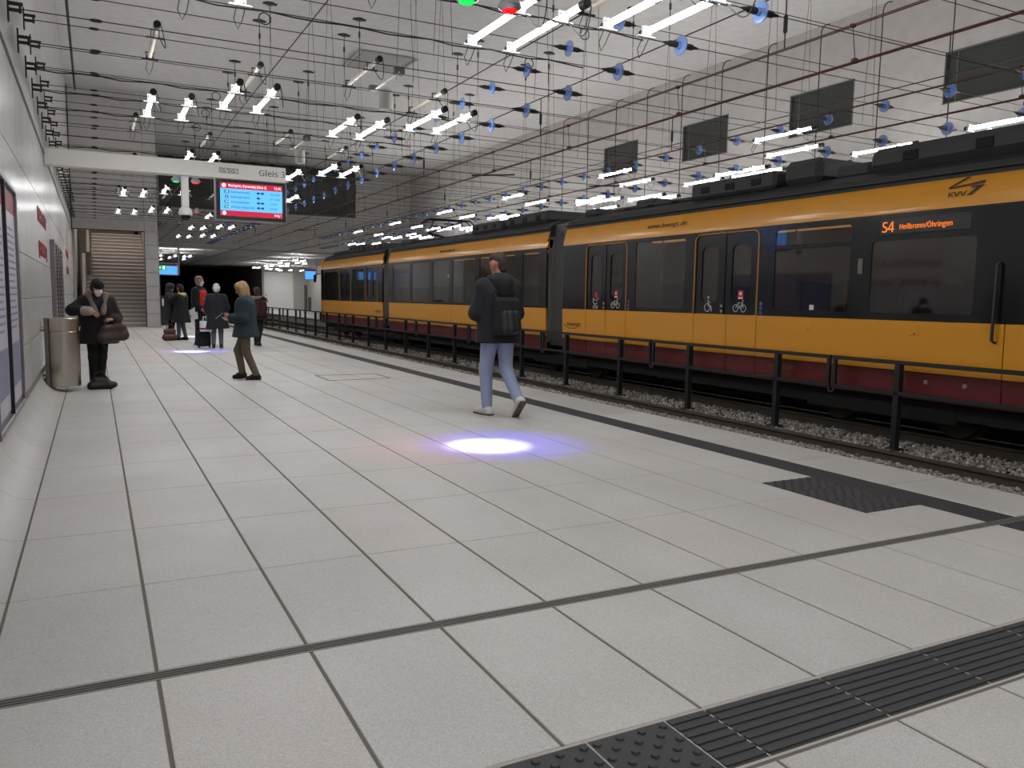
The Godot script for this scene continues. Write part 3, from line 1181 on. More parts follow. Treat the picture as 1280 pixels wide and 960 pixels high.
		for x in [0.55, 2.1]:
			b.box(Vector3(x, 2.66, zc), Vector3(0.16, 0.05, l - 0.8), 0.01)
		part(tr, "ceiling_light_strip", b, glow("train_strip", Color(1.0, 0.72, 0.38), 0.9), "warm light strips inside the train")
		var lamp := node_in(tr, "ceiling_light", Vector3(1.32, 2.63, zc))
		area_light(lamp, Vector3.ZERO, Vector2(1.4, l - 1.0), Color(1.0, 0.80, 0.55), 0.22)
		b = MB.new()
		b.box(Vector3(1.32, 0.2, zc), Vector3(2.3, 0.42, l - 0.3))
		part(tr, "underframe", b, bottom)
	# noses
	for s in [-1.0, 1.0]:
		var e := -35.6 if s < 0 else -4.2
		var plan := [Vector2(0.0, -e), Vector2(0.05, -(e + s * 0.55)), Vector2(0.32, -(e + s * 0.95)), Vector2(0.9, -(e + s * 1.05)), Vector2(1.75, -(e + s * 1.05)), Vector2(2.33, -(e + s * 0.95)), Vector2(2.6, -(e + s * 0.55)), Vector2(2.65, -e)]
		var b := MB.new()
		b.prism(plan, 0.62, top_at(0.55))
		var nose := part(tr, "train_nose", b, yellow, "yellow rounded nose of the train")
		b = MB.new()
		b.prism(plan, 0.40, top_at(0.18))
		part(nose, "bumper_skirt", b, red)
		b = MB.new()
		b.prism(plan, 1.33, top_at(1.172))
		part(nose, "windscreen", b, mat("windscreen", Color(0.03, 0.03, 0.035), 0.05))
		b = MB.new()
		b.prism(plan, 0.42, top_at(2.505))
		part(nose, "nose_cornice", b, yellow)
		for x in [0.42, 2.23]:
			b = MB.new()
			b.lathe([Vector2(0.09, 0), Vector2(0.09, 0.03), Vector2(0.0, 0.04)], 14, Transform3D(Basis(Vector3.RIGHT, s * PI / 2.0), Vector3(x, 0.85, e + s * 0.98)))
			part(nose, "headlamp", b, mat("headlamp", Color(0.55, 0.55, 0.55), 0.2))
		b = MB.new()
		b.tube([Vector3(0.1, 2.35, e + s * 0.6), Vector3(-0.16, 2.3, e + s * 0.75)], 0.02)
		b.box(Vector3(-0.18, 2.12, e + s * 0.75), Vector3(0.10, 0.34, 0.16), 0.03)
		part(nose, "wing_mirror", b, bottom)
	# bellows
	for g in [[-27.34, -26.65], [-15.77, -15.05]]:
		var b := MB.new()
		b.box(Vector3(1.32, 1.72, (g[0] + g[1]) / 2.0), Vector3(2.2, 2.6, g[1] - g[0] - 0.02))
		var bl := part(tr, "gangway_bellows", b, bellow, "dark folded bellows between two train sections")
		for k in 8:
			b = MB.new()
			var z: float = g[0] + (g[1] - g[0]) * (k + 0.5) / 8.0
			b.tube([Vector3(0.14, 0.35, z), Vector3(0.14, 2.5, z), Vector3(0.24, 2.85, z), Vector3(0.5, 3.08, z)], 0.027, 6)
			part(bl, "fold", b, bellow)
	# running gear
	for z in [-33.2, -26.99, -15.41, -7.2]:
		var b := MB.new()
		b.box(Vector3(1.31, 0.05, z), Vector3(1.9, 0.28, 2.5), 0.03)
		for x in [0.22, 2.4]:
			b.box(Vector3(x, 0.02, z), Vector3(0.14, 0.2, 2.3), 0.02)
		var bg := part(tr, "bogie", b, bottom)
		for dz in [-0.9, 0.9]:
			for x in [0.59, 2.03]:
				b = MB.new()
				b.lathe([Vector2(0.0, -0.06), Vector2(0.30, -0.06), Vector2(0.31, 0.05), Vector2(0.34, 0.05), Vector2(0.34, 0.07), Vector2(0.0, 0.07)], 20, Transform3D(Basis(Vector3(0, 0, 1), -PI / 2.0), Vector3(x, 0.02, z + dz)))
				part(bg, "wheel", b, mats.rail_side)
	# roof units
	for q in [[-14.75, -14.2, 0.16, 0.3], [-13.7, -11.3, 0.10, 0.35], [-13.2, -12.6, 0.22, 0.5], [-11.2, -9.25, 0.27, 0.22], [-9.15, -8.42, 0.36, 0.25], [-8.3, -7.7, 0.20, 0.4], [-7.6, -4.4, 0.31, 0.22], [-26.3, -25.2, 0.16, 0.3], [-23.0, -20.9, 0.10, 0.5], [-20.4, -18.6, 0.26, 0.25], [-18.4, -16.2, 0.30, 0.25], [-35.2, -33.0, 0.16, 0.35], [-32.4, -30.6, 0.28, 0.25], [-30.3, -28.0, 0.20, 0.3]]:
		var b := MB.new()
		b.box(Vector3(1.32, 3.09 + q[2] / 2.0, (q[0] + q[1]) / 2.0), Vector3(2.65 - 2.0 * q[3], q[2], q[1] - q[0]), 0.05 if q[2] < 0.3 else 0.09)
		var ru := part(tr, "roof_unit", b, roof_box)
		if q[1] - q[0] > 1.5:
			for k in 3:
				b = MB.new()
				b.box(Vector3(q[3] - 0.005, 3.09 + q[2] * 0.5, q[0] + (q[1] - q[0]) * (0.2 + 0.3 * k)), Vector3(0.03, q[2] * 0.4, 0.22), 0.01)
				part(ru, "vent_grille", b, bottom)
	# pantograph
	var b := MB.new()
	b.box(Vector3(1.32, 3.22, -25.0), Vector3(1.0, 0.06, 1.5), 0.01)
	for x in [0.95, 1.69]:
		b.box(Vector3(x, 3.14, -24.5), Vector3(0.06, 0.12, 0.06))
		b.box(Vector3(x, 3.14, -25.5), Vector3(0.06, 0.12, 0.06))
	var pg := part(tr, "pantograph", b, bottom, "dark folding pantograph on the middle section")
	b = MB.new()
	b.tube([Vector3(1.32, 3.25, -24.5), Vector3(1.32, 3.56, -26.3)], 0.04)
	part(pg, "lower_arm", b, bottom)
	b = MB.new()
	for x in [-0.5, 0.5]:
		b.tube([Vector3(1.32, 3.56, -26.3), Vector3(1.32 + x, 3.84, -24.6)], 0.02)
	part(pg, "upper_arm", b, bottom)
	b = MB.new()
	for z in [-24.75, -24.45]:
		b.tube([Vector3(0.45, 3.72, z), Vector3(0.62, 3.86, z), Vector3(2.02, 3.86, z), Vector3(2.19, 3.72, z)], 0.022)
	part(pg, "collector_head", b, bottom)
	# destination display
	b = MB.new()
	b.box(Vector3(0.0, 2.345, -6.545), Vector3(0.02, 0.205, 1.21), 0.006)
	var dd := part(tr, "destination_display", b, mat("display_black", Color(0.12, 0.125, 0.12), 0.3), "dark line display with amber letters")
	var amber := glow("display_amber", Color(1.0, 0.50, 0.12), 0.75)
	lettering(dd, "line_number", "S4", 0.13, 0.17, amber, Vector3(-0.012, 2.275, -7.12), -PI / 2.0)
	lettering(dd, "destination_text", "Heilbronn/Öhringen", 0.062, 0.70, amber, Vector3(-0.012, 2.30, -6.87), -PI / 2.0)
	# lettering and signs on the side
	var tilt := func(o: MeshInstance3D) -> void: o.rotation.x = 0.0
	var o := lettering(tr, "web_address", "www.bwegt.de", 0.075, 1.10, print_brown, Vector3(0.012, 2.66, -12.12), -PI / 2.0)
	o.basis = Basis(Vector3(0, 0, 1), Vector3(0.25, 0.968, 0), Vector3(-0.968, 0.25, 0))
	o = lettering(tr, "web_address", "www.bwegt.de", 0.075, 1.10, print_brown, Vector3(0.012, 2.66, -22.1), -PI / 2.0)
	o.basis = Basis(Vector3(0, 0, 1), Vector3(0.25, 0.968, 0), Vector3(-0.968, 0.25, 0))
	for z in [-14.98, -28.2]:
		o = lettering(tr, "slogan", "...bwegt", 0.075, 0.68, print_brown, Vector3(0.004, 0.815, z), -PI / 2.0)
		b = MB.new()
		b.tube([Vector3(-0.001, 0.03, 0), Vector3(0.2, -0.055, 0), Vector3(0.5, -0.045, 0)], 0.006, 5)
		part(o, "underline", b, print_brown)
	b = MB.new()
	b.prism([Vector2(0.0, 0.02), Vector2(0.22, 0.125), Vector2(0.17, 0.125), Vector2(-0.03, 0.025), Vector2(-0.03, 0.0), Vector2(0.40, 0.035), Vector2(0.40, 0.065)], 0.004)
	b.prism([Vector2(0.40, 0.015), Vector2(0.26, -0.095), Vector2(0.21, -0.095), Vector2(0.31, -0.01), Vector2(0.24, -0.012), Vector2(0.25, 0.012)], 0.004)
	o = part(tr, "operator_emblem", b, print_brown, "brown zigzag arrow emblem above three letters", Vector3(0.024, 2.725, -6.24))
	o.basis = Basis(Vector3(0, 0, 1), Vector3(0.25, 0.968, 0), Vector3(-0.968, 0.25, 0))
	lettering(o, "emblem_letters", "KVV", 0.06, 0.22, print_brown, Vector3(-0.02, -0.10, 0))
	o = lettering(tr, "vehicle_number", "94 80 0450", 0.06, 0.5, mat("number_print", Color(0.50, 0.30, 0.22), 0.6), Vector3(0.029, 0.40, -9.0), -PI / 2.0)
	for q in [[-6.58, 1.06], [-8.25, 1.045]]:
		b = MB.new()
		b.box(Vector3(0.003, q[1], q[0]), Vector3(0.012, 0.14, 0.14), 0.004)
		var fl := part(tr, "flap", b, yellow)
		b = MB.new()
		b.box(Vector3(-0.004, q[1] - 0.045, q[0]), Vector3(0.008, 0.015, 0.02))
		part(fl, "latch", b, print_brown)
	b = MB.new()
	b.tube([Vector3(0.02, 1.86, -5.57), Vector3(-0.06, 1.83, -5.57), Vector3(-0.06, 0.98, -5.57), Vector3(0.02, 0.95, -5.57)], 0.018)
	part(tr, "entry_handrail", b, mat("handrail_dark", Color(0.20, 0.195, 0.19), 0.45, 0.3))
	b = MB.new()
	b.box(Vector3(-0.004, 1.86, -7.43), Vector3(0.02, 0.2, 0.07), 0.006)
	part(tr, "side_marker", b, mat("marker", Color(0.42, 0.40, 0.38), 0.5))
	b = MB.new()
	for k in 2:
		b.box(Vector3(0.027, 0.43, [-5.9, -6.4][k]), Vector3(0.01, 0.05, 0.05), 0.004)
	part(tr, "reflector", b, mat("reflector", Color(0.62, 0.55, 0.48), 0.3))
	b = MB.new()
	b.box(Vector3(0.01, 1.31, -8.22), Vector3(0.012, 0.07, 0.07))
	part(tr, "window_sticker", b, sticker)

func door_pair(tr: Node3D, z0: float, z1: float, band: Material, glass: Material, trim: Material, yellow: Material, signs: bool, pram: bool) -> void:
	var mid := (z0 + z1) / 2.0
	var sticker: Material = mats.sticker_white
	var dn := node_in(tr, "passenger_door")
	dn.set_meta("label", "black double door with yellow edging")
	for s in [-1.0, 1.0]:
		var a := z0 + 0.02 if s < 0 else mid + 0.012
		var e := mid - 0.012 if s < 0 else z1 - 0.02
		var w0 := a + 0.14
		var w1 := e - 0.16
		if s > 0:
			w0 = a + 0.13
			w1 = e - 0.15
		var b := MB.new()
		holed(b, a, 1.172, e, 2.45, round_rect(w0, 1.36, w1, 2.26, 0.10), 0.03, side_at(0.045))
		part(dn, "door_leaf", b, band)
		b = MB.new()
		b.prism(round_rect(w0 - 0.01, 1.35, w1 + 0.01, 2.27, 0.10), 0.006, side_at(0.035))
		part(dn, "door_pane", b, glass)
		if not signs:
			continue
		var c := (w0 + w1) / 2.0
		b = MB.new()
		if s < 0 and pram:
			b.lathe([Vector2(0.06, 0), Vector2(0.06, 0.004), Vector2(0, 0.004)], 16, Transform3D(Basis(Vector3(0, 0, 1), PI / 2.0), Vector3(0.028, 1.47, c)))
			part(dn, "prohibition_sticker", b, mats.sticker_red)
		elif s > 0:
			b.box(Vector3(0.026, 1.485, c), Vector3(0.004, 0.13, 0.11))
			var q := part(dn, "notice_sticker", b, mats.sticker_red, "red and white notice")
			b = MB.new()
			b.box(Vector3(0.024, 1.43, c), Vector3(0.004, 0.025, 0.10))
			b.box(Vector3(0.0235, 1.50, c), Vector3(0.004, 0.045, 0.05))
			part(q, "notice_print", b, sticker)
		b = MB.new()
		var x := 0.012
		var y := 1.30
		var ring := func(cz: float, cy: float, r: float) -> void:
			var path := []
			for k in 17:
				path.append(Vector3(x, cy + r * sin(TAU * k / 16.0), cz + r * cos(TAU * k / 16.0)))
			b.tube(path, 0.006, 5, false)
		var line := func(pts: Array) -> void:
			var path := []
			for p in pts:
				path.append(Vector3(x, y + p.y, c + p.x))
			b.tube(path, 0.006, 5)
		if s > 0:
			ring.call(c - 0.085, y - 0.03, 0.055)
			ring.call(c + 0.085, y - 0.03, 0.055)
			line.call([Vector2(-0.085, -0.03), Vector2(-0.03, 0.06), Vector2(0.06, 0.05), Vector2(0.0, -0.03), Vector2(-0.03, 0.06)])
			line.call([Vector2(0.085, -0.03), Vector2(0.055, 0.08), Vector2(0.085, 0.1)])
			part(dn, "bicycle_symbol", b, sticker, "white bicycle symbol")
		elif pram:
			ring.call(c - 0.05, y - 0.075, 0.028)
			ring.call(c + 0.05, y - 0.075, 0.028)
			line.call([Vector2(-0.08, 0.10), Vector2(-0.085, 0.02), Vector2(-0.03, -0.02), Vector2(0.05, 0.0), Vector2(0.06, 0.06), Vector2(-0.02, 0.06), Vector2(-0.08, 0.10)])
			line.call([Vector2(0.05, 0.06), Vector2(0.10, 0.11)])
			line.call([Vector2(-0.05, -0.05), Vector2(0.04, 0.0)])
			part(dn, "pram_symbol", b, sticker, "white pram symbol")
		else:
			ring.call(c - 0.03, y - 0.03, 0.065)
			line.call([Vector2(-0.01, 0.10), Vector2(-0.01, 0.0), Vector2(0.06, 0.0), Vector2(0.075, -0.09)])
			line.call([Vector2(-0.01, 0.06), Vector2(0.05, 0.05)])
			ring.call(c - 0.01, y + 0.135, 0.014)
			part(dn, "wheelchair_symbol", b, sticker, "white wheelchair symbol")
		if s < 0:
			for q in [1.30, 1.215]:
				b = MB.new()
				b.lathe([Vector2(0.028, 0), Vector2(0.028, 0.008), Vector2(0.02, 0.012), Vector2(0, 0.012)], 14, Transform3D(Basis(Vector3(0, 0, 1), PI / 2.0), Vector3(0.014, q, e - 0.05)))
				part(dn, "door_button", b, mat("door_button", Color(0.55, 0.50, 0.36), 0.4))
	# edging of pale yellow round the top and sides
	var b := MB.new()
	var path := [Vector3(0.0, 1.175, z0)]
	for p in [Vector2(z0, 2.36), Vector2(z0 + 0.03, 2.43), Vector2(z0 + 0.09, 2.46), Vector2(z1 - 0.09, 2.46), Vector2(z1 - 0.03, 2.43), Vector2(z1, 2.36), Vector2(z1, 1.175)]:
		path.append(Vector3(0.0, p.y, p.x))
	b.tube(path, 0.016, 6)
	part(dn, "door_edging", b, trim)
	if signs:
		b = MB.new()
		for k in 3:
			b.box(Vector3(-0.002, 1.21 + 0.07 * k, z1 + 0.09), Vector3(0.006, 0.055, 0.055))
		part(dn, "info_stickers", b, mat("sticker_blue", Color(0.20, 0.30, 0.48), 0.5))

# ------------------------------------------------------------------ railing between the tracks
func railing() -> void:
	var r := thing("track_railing", "black steel railing section before the door with the wheelchair symbol", "railing", Vector3(8.8, -0.47, -7.65), 0.0, "railing sections between the tracks")
	var L := 3.97
	var b := MB.new()
	b.box(Vector3(0, 1.125, -L / 2.0), Vector3(0.06, 0.05, L - 0.03), 0.006)
	part(r, "top_rail", b, mats.fence)
	b = MB.new()
	b.box(Vector3(0, 0.74, -L / 2.0), Vector3(0.05, 0.05, L - 0.03), 0.006)
	part(r, "middle_rail", b, mats.fence)
	for z in [-0.99, -2.96]:
		b = MB.new()
		b.box(Vector3(0.02, 0.56, z), Vector3(0.09, 1.12, 0.075), 0.006)
		b.box(Vector3(0.02, 0.03, z), Vector3(0.18, 0.05, 0.16), 0.008)
		part(r, "post", b, mats.fence)
	for z in [-0.05, -L + 0.05]:
		b = MB.new()
		b.box(Vector3(0, 0.92, z), Vector3(0.05, 0.40, 0.05), 0.005)
		var p := part(r, "end_bar", b, mats.fence)
		b = MB.new()
		var path := []
		for k in 9:
			path.append(Vector3(0, 0.70 - 0.045 * sin(PI * k / 8.0), z + (0.045 if z > -1.0 else -0.045) * (1.0 - cos(PI * k / 8.0))))
		b.tube(path, 0.008, 6)
		part(p, "link_ring", b, mats.wire_grey)
	for k in range(-1, 11):
		if k != 0:
			copy(r, Vector3(8.8, -0.47, -7.65 - L * k), 0.0, "black steel railing section " + {-1: "before the line display and entry handrail", 1: "before the door with the pram symbol", 2: "before the near bellows of the train", 3: "before the middle train section", 4: "before the middle train section", 5: "before the far bellows of the train", 6: "before the front train section", 7: "at the train's nose"}.get(k, "beyond the train's nose"))

# ------------------------------------------------------------------ tube lamps
func tube_lamp(lit: bool, label: String, group: String) -> Node3D: # near end at the origin, 1.66 m long towards -z
	var o := thing("tube_lamp" if lit else "unlit_tube_lamp", label, "lamp", Vector3.ZERO, 0.0, group)
	var b := MB.new()
	b.tube([Vector3(0, 0, -0.07), Vector3(0, 0, -1.62)], 0.031, 12)
	part(o, "glowing_tube" if lit else "tube", b, mats.tube_lit if lit else mats.tube_off)
	b = MB.new()
	b.lathe([Vector2(0.0, -0.10), Vector2(0.044, -0.10), Vector2(0.046, 0.0), Vector2(0.036, 0.012), Vector2(0, 0.012)], 14, Transform3D(Basis(Vector3.RIGHT, PI / 2.0), Vector3.ZERO))
	part(o, "end_cap", b, mats.cap)
	b = MB.new()
	b.lathe([Vector2(0.0, -0.05), Vector2(0.042, -0.05), Vector2(0.042, 0.0), Vector2(0, 0.0)], 12, Transform3D(Basis(Vector3.RIGHT, PI / 2.0), Vector3(0, 0, -1.61)))
	part(o, "end_cap", b, mats.cap)
	for z in [-0.45, -1.58]:
		b = MB.new()
		b.box(Vector3(0, -0.052, z), Vector3(0.22, 0.018, 0.05), 0.004)
		b.box(Vector3(0, 0.052, z), Vector3(0.12, 0.012, 0.03), 0.003)
		for s in [-1.0, 1.0]:
			b.box(Vector3(s * 0.05, 0, z), Vector3(0.008, 0.1, 0.03))
		part(o, "clamp", b, mats.clamp_white if lit else mats.cap)
	b = MB.new()
	var path := []
	for k in 13:
		var a := PI * k / 12.0
		path.append(Vector3(0.045 + 0.06 * sin(a), -0.02 - 0.20 * sin(a), 0.0 - 0.45 * k / 12.0))
	b.tube(path, 0.006, 5)
	part(o, "supply_cable", b, mats.cable)
	b = MB.new()
	b.tube([Vector3(-0.03, -0.05, -1.6), Vector3(-0.05, -0.16, -1.66), Vector3(-0.01, -0.24, -1.68), Vector3(0.03, -0.16, -1.66), Vector3(0.05, -0.05, -1.6)], 0.005, 5)
	part(o, "cable_loop", b, mats.cable)
	if lit:
		area_light(o, Vector3(0, -0.068, -0.95), Vector2(0.06, 1.2), Color(1.0, 0.994, 0.982), lamp_energy)
		area_light(o, Vector3(0, 0.066, -0.95), Vector2(0.06, 1.2), Color(1.0, 0.994, 0.982), lamp_up, true)
	return o

func zone(z: float) -> String:
	if z > -4.5:
		return "over the near end of the platform"
	if z > -10.5:
		return "above the walking man with the backpack"
	if z > -15.45:
		return "between the walking man and the sign beam"
	if z > -21.0:
		return "just beyond the white sign beam"
	if z > -27.0:
		return "above the waiting group"
	return "before the stair block" if z > -35.0 else "beyond the corner of the stair block"

func beside_train(z: float) -> String:
	if z > -15.4:
		return "behind the train's near section"
	if z > -27.0:
		return "behind the train's middle section"
	return "behind the train's front section" if z > -33.0 else "past the train's nose"

func lamps() -> void:
	var near_lit := tube_lamp(true, "lit white tube lamp hung on the lower wires above the tiled platform", "lit tube lamps above the near platform")
	var near_off := tube_lamp(false, "unlit cream tube lamp hung on the upper wires above the tiled platform", "unlit tube lamps above the near platform")
	var far_lit := tube_lamp(true, "lit tube lamp hung above the far platform behind the train", "lit tube lamps above the far platform")
	var low_lit := tube_lamp(true, "small lit tube lamp under the low ceiling beyond the high hall", "lit tube lamps under the low ceiling")
	for z in [-0.45, -1.58]:
		var rod := MB.new()
		rod.tube([Vector3(0, 0.05, z), Vector3(0, 0.41, z)], 0.008, 6)
		part(low_lit, "drop_rod", rod, mats.wire)
	var used := {}
	var put := func(o: Node3D, at: Vector3, says := "") -> void:
		if used.has(o):
			copy(o, at, 0.0, says)
		else:
			used[o] = true
			o.position = at
			if says:
				o.set_meta("label", says)
	for k in range(-3, 6):
		var z1 := -11.44 - 5.86 * k
		var z2 := z1 - 1.18
		for q in [[0.83, z2], [1.33, z2], [1.81, z1], [2.29, z1], [3.75, z2], [4.23, z2], [4.73, z1], [5.21, z1]]:
			if q[0] < 2.4 and q[1] < -33.0:
				continue
			put.call(near_lit, Vector3(q[0], LOW, q[1]), "lit white tube lamp towards the %s, %s" % ["left wall" if q[0] < 3.0 else "platform edge", zone(z1)])
		if k > -2:
			for q in [[0.82, z1], [2.29, z2], [3.72, z1], [5.21, z2]]:
				if q[0] < 2.4 and q[1] < -33.0:
					continue
				put.call(near_off, Vector3(q[0], HIGH, q[1]), "unlit cream tube lamp towards the %s, %s" % ["left wall" if q[0] < 3.0 else "platform edge", zone(z1)])
		if k > -2:
			for q in [[12.37, z2], [12.85, z2], [13.35, z1], [13.83, z1], [15.29, z2], [15.77, z2], [16.25, z1], [16.75, z1]]:
				put.call(far_lit, Vector3(q[0], LOW, q[1]), "lit tube lamp on the lower wires above the far platform, " + beside_train(z1))
			for q in [[12.37, z1], [13.86, z2], [15.29, z1], [16.76, z2]]:
				put.call(far_lit, Vector3(q[0], HIGH, q[1]), "lit tube lamp on the upper wires above the far platform, " + beside_train(z1))
	for q in far_lamps:
		put.call(low_lit, q)

# ------------------------------------------------------------------ wires
func insulator(parent: Node3D, x: float) -> void:
	var o := node_in(parent, "insulator", Vector3(x, 0, 0))
	var b := MB.new()
	var turn := Basis(Vector3(0, 0, 1), PI / 2.0)
	b.lathe([Vector2(0.0, -0.014), Vector2(0.10, -0.010), Vector2(0.104, 0.0), Vector2(0.10, 0.010), Vector2(0.0, 0.014)], 18, Transform3D(turn, Vector3.ZERO))
	b.lathe([Vector2(0.0, -0.05), Vector2(0.04, -0.05), Vector2(0.04, 0.05), Vector2(0.0, 0.05)], 12, Transform3D(turn, Vector3.ZERO))
	part(o, "glass_disc", b, mats.insulator, "blue glass insulator disc")
	for s in [-1.0, 1.0]:
		b = MB.new()
		b.tube([Vector3(s * 0.05, 0, 0), Vector3(s * 0.15, 0, 0), Vector3(s * 0.16, 0, 0), Vector3(s * 0.24, 0, 0)], [0.032, 0.032, 0.024, 0.008], 9)
		part(o, "connector", b, mat("connector", Color(0.25, 0.245, 0.24), 0.6, 0.3))

func span_wire(label: String, group: String, heavy: bool, from := WALL_X) -> Node3D:
	var o := thing("span_wire", label, "wire", Vector3.ZERO, 0.0, group)
	var b := MB.new()
	b.tube([Vector3(from + 0.12, 0, 0), Vector3(5.46, 0, 0)], 0.0055, 5)
	b.tube([Vector3(5.94, 0, 0), Vector3(11.63, 0, 0)], 0.0045, 5)
	b.tube([Vector3(12.11, 0, 0), Vector3(FAR_WALL_X - 0.1, 0, 0)], 0.0045, 5)
	part(o, "strand", b, mats.wire)
	insulator(o, 5.70)
	insulator(o, 11.87)
	for s in [0, 1]:
		b = MB.new()
		var x := from if s == 0 else FAR_WALL_X
		var d := 1.0 if s == 0 else -1.0
		b.box(Vector3(x + d * 0.008, 0, 0), Vector3(0.016, 0.26, 0.05), 0.003)
		b.box(Vector3(x + d * 0.07, 0.045, 0), Vector3(0.13, 0.03, 0.04), 0.005)
		b.box(Vector3(x + d * 0.065, -0.015, 0), Vector3(0.12, 0.03, 0.04), 0.005)
		b.tube([Vector3(x + d * 0.11, 0.06, 0), Vector3(x + d * 0.11, -0.04, 0)], 0.012, 8)
		part(o, "wall_bracket", b, mats.wire)
	b = MB.new()
	b.tube([Vector3(from + 0.71, 0, 0), Vector3(from + 0.74, 0, 0), Vector3(from + 0.80, 0, 0), Vector3(from + 0.83, 0, 0)], [0.008, 0.018, 0.018, 0.008], 8)
	part(o, "turnbuckle", b, mats.wire)
	if heavy:
		b = MB.new()
		var path := []
		for k in 25:
			path.append(Vector3(WALL_X + 0.1 + 0.24 * k, -0.014 - 0.012 * sin(k * 1.9), 0.012 * cos(k * 2.3)))
		b.tube(path, 0.008, 5)
		for c in [1.56, 4.48]:
			path = []
			for k in 15:
				path.append(Vector3(c + 0.055 * sin(TAU * k / 14.0), -0.075 + 0.055 * cos(TAU * k / 14.0), 0.0))
			b.tube(path, 0.006, 5)
		part(o, "power_cable", b, mats.cable, "black cable tied along the wire")
	return o

func overhead() -> void:
	var low := span_wire("thin steel wire spanning the hall, carrying lit tube lamps and blue insulators", "lower span wires", true)
	var low_plain := span_wire("bare thin wire spanning the hall between blue insulators, without lamps", "bare lower span wires", false)
	var high := span_wire("thin steel wire spanning the hall above the lit lamps", "upper span wires", false)
	var low_end := span_wire("thin wire with lit lamps spanning from the stair block to the far wall", "lower span wires beyond the stair block", false, 2.345)
	var high_end := span_wire("thin upper wire spanning from the stair block to the far wall", "upper span wires beyond the stair block", false, 2.345)
	var used := {}
	for k in range(-10, 31):
		var z := -11.89 - 1.172 * k
		if z < -48.0:
			break
		for y in [LOW - 0.05, HIGH - 0.05]:
			var o: Node3D = high if y > 4.3 else (low if posmod(k, 5) < 3 else low_plain)
			if z < -35.0:
				o = high_end if y > 4.3 else low_end
			if used.has(o):
				o = copy(o, Vector3(0, y, z))
			else:
				used[o] = true
				o.position = Vector3(0, y, z)
			if z > -35.0:
				o.set_meta("label", {"upper": "upper thin wire spanning the hall ", "lower": "lower thin wire carrying lit lamps ", "bare": "bare lower thin wire without lamps "}[String(o.get_meta("group")).get_slice(" ", 0)] + zone(z))
	# overhead line of each track: suspension cable, contact wire and droppers
	for q in [[7.3, "near"], [10.28, "train's"]]:
		var o := thing("suspension_line", "reddish brown suspension cable with droppers above the %s track" % q[1], "overhead line", Vector3(q[0], 0, 0))
		var b := MB.new()
		for s in [-0.022, 0.022]:
			b.tube([Vector3(s, 4.32, BACK_Z), Vector3(s, 4.32, -49.9)], 0.007, 6)
		part(o, "suspension_cable", b, mats.copper)
		for k in 16:
			b = MB.new()
			var z := -3.4 - 2.93 * k
			b.tube([Vector3(0, 4.32, z), Vector3(0.0, 3.97, z + 0.05)], 0.005, 5)
			b.box(Vector3(0, 4.32, z), Vector3(0.06, 0.04, 0.05), 0.01)
			part(o, "dropper", b, mats.copper)
		for k in 7:
			b = MB.new()
			var z := -7.3 - 5.86 * k
			b.tube([Vector3(0, 4.34, z), Vector3(0, 4.50, z), Vector3(0, 4.52, z), Vector3(0, 4.70, z), Vector3(0, 4.72, z), Vector3(0, 4.97, z)], [0.008, 0.008, 0.024, 0.024, 0.008, 0.008], 8)
			part(o, "support_rod", b, mats.wire)
		o = thing("contact_wire", "reddish brown double contact wire hung above the %s track" % q[1], "overhead line", Vector3(q[0], 0, 0))
		b = MB.new()
		for s in [-0.024, 0.024]:
			b.tube([Vector3(s, 3.93, BACK_Z), Vector3(s, 3.93, -77.9)], 0.008, 6)
		part(o, "wire_pair", b, mats.copper)
		for k in 16:
			b = MB.new()
			b.box(Vector3(0, 3.945, -3.35 - 2.93 * k), Vector3(0.075, 0.05, 0.06), 0.012)
			part(o, "wire_clip", b, mats.copper)
		for k in 2:
			b = MB.new()
			b.bar(Vector3(0.02, 3.99, -16.2 - 17.6 * k), Vector3(1.05, 4.09, -16.2 - 17.6 * k), 0.03, 0.03)
			part(o, "steady_arm", b, mats.wire)
	# long cables along the hall
	for q in [[2.66, 4.95, "first"], [5.6, 4.95, "second"], [7.3, 4.97, "third"], [10.28, 4.97, "fourth"], [11.98, 4.95, "fifth"]]:
		var b := MB.new()
		b.tube([Vector3(q[0], q[1], BACK_Z), Vector3(q[0], q[1], END_Z)], 0.009, 6)
		var o := part(self, "long_cable", b, mats.wire)
		tag(o, "dark cable running the length of the hall, %s from the left wall" % q[2], "cable")
	# hangers from the ceiling
	var h := thing("ceiling_hanger", "thin rod with a ceiling plate holding up the wires", "hanger", Vector3.ZERO, 0.0, "hangers under the ceiling")
	var b := MB.new()
	b.lathe([Vector2(0, -0.03), Vector2(0.13, -0.03), Vector2(0.13, 0.0), Vector2(0, 0.0)], 12, Transform3D(Basis.IDENTITY, Vector3(0, 0, 0)))
	b.box(Vector3(0, -0.02, 0), Vector3(0.36, 0.03, 0.12), 0.005)
	part(h, "ceiling_plate", b, mats.wire)
	b = MB.new()
	b.tube([Vector3(0, -0.03, 0), Vector3(0, -1.0, 0)], 0.011, 6)
	b.tube([Vector3(0, -0.35, 0), Vector3(0, -0.5, 0)], 0.03, 8)
	part(h, "turnbuckle", b, mats.wire_grey)
	b = MB.new()
	for s in [-1.0, 1.0]:
		b.tube([Vector3(0, -1.0, 0), Vector3(s * 0.14, -4.35, 0)], 0.004, 5)
	part(h, "hanger_wire", b, mats.wire_grey)
	var first := true
	for z in [-6.25, -10.75, -12.3, -16.8, -18.35, -22.84, -24.39, -28.89, -30.44, -34.9, -36.5, -41.0, -45.0]:
		for x in [4.4, 6.83, 10.48, 12.93]:
			if first:
				h.position = Vector3(x, CEIL, z)
				first = false
			else:
				copy(h, Vector3(x, CEIL, z))
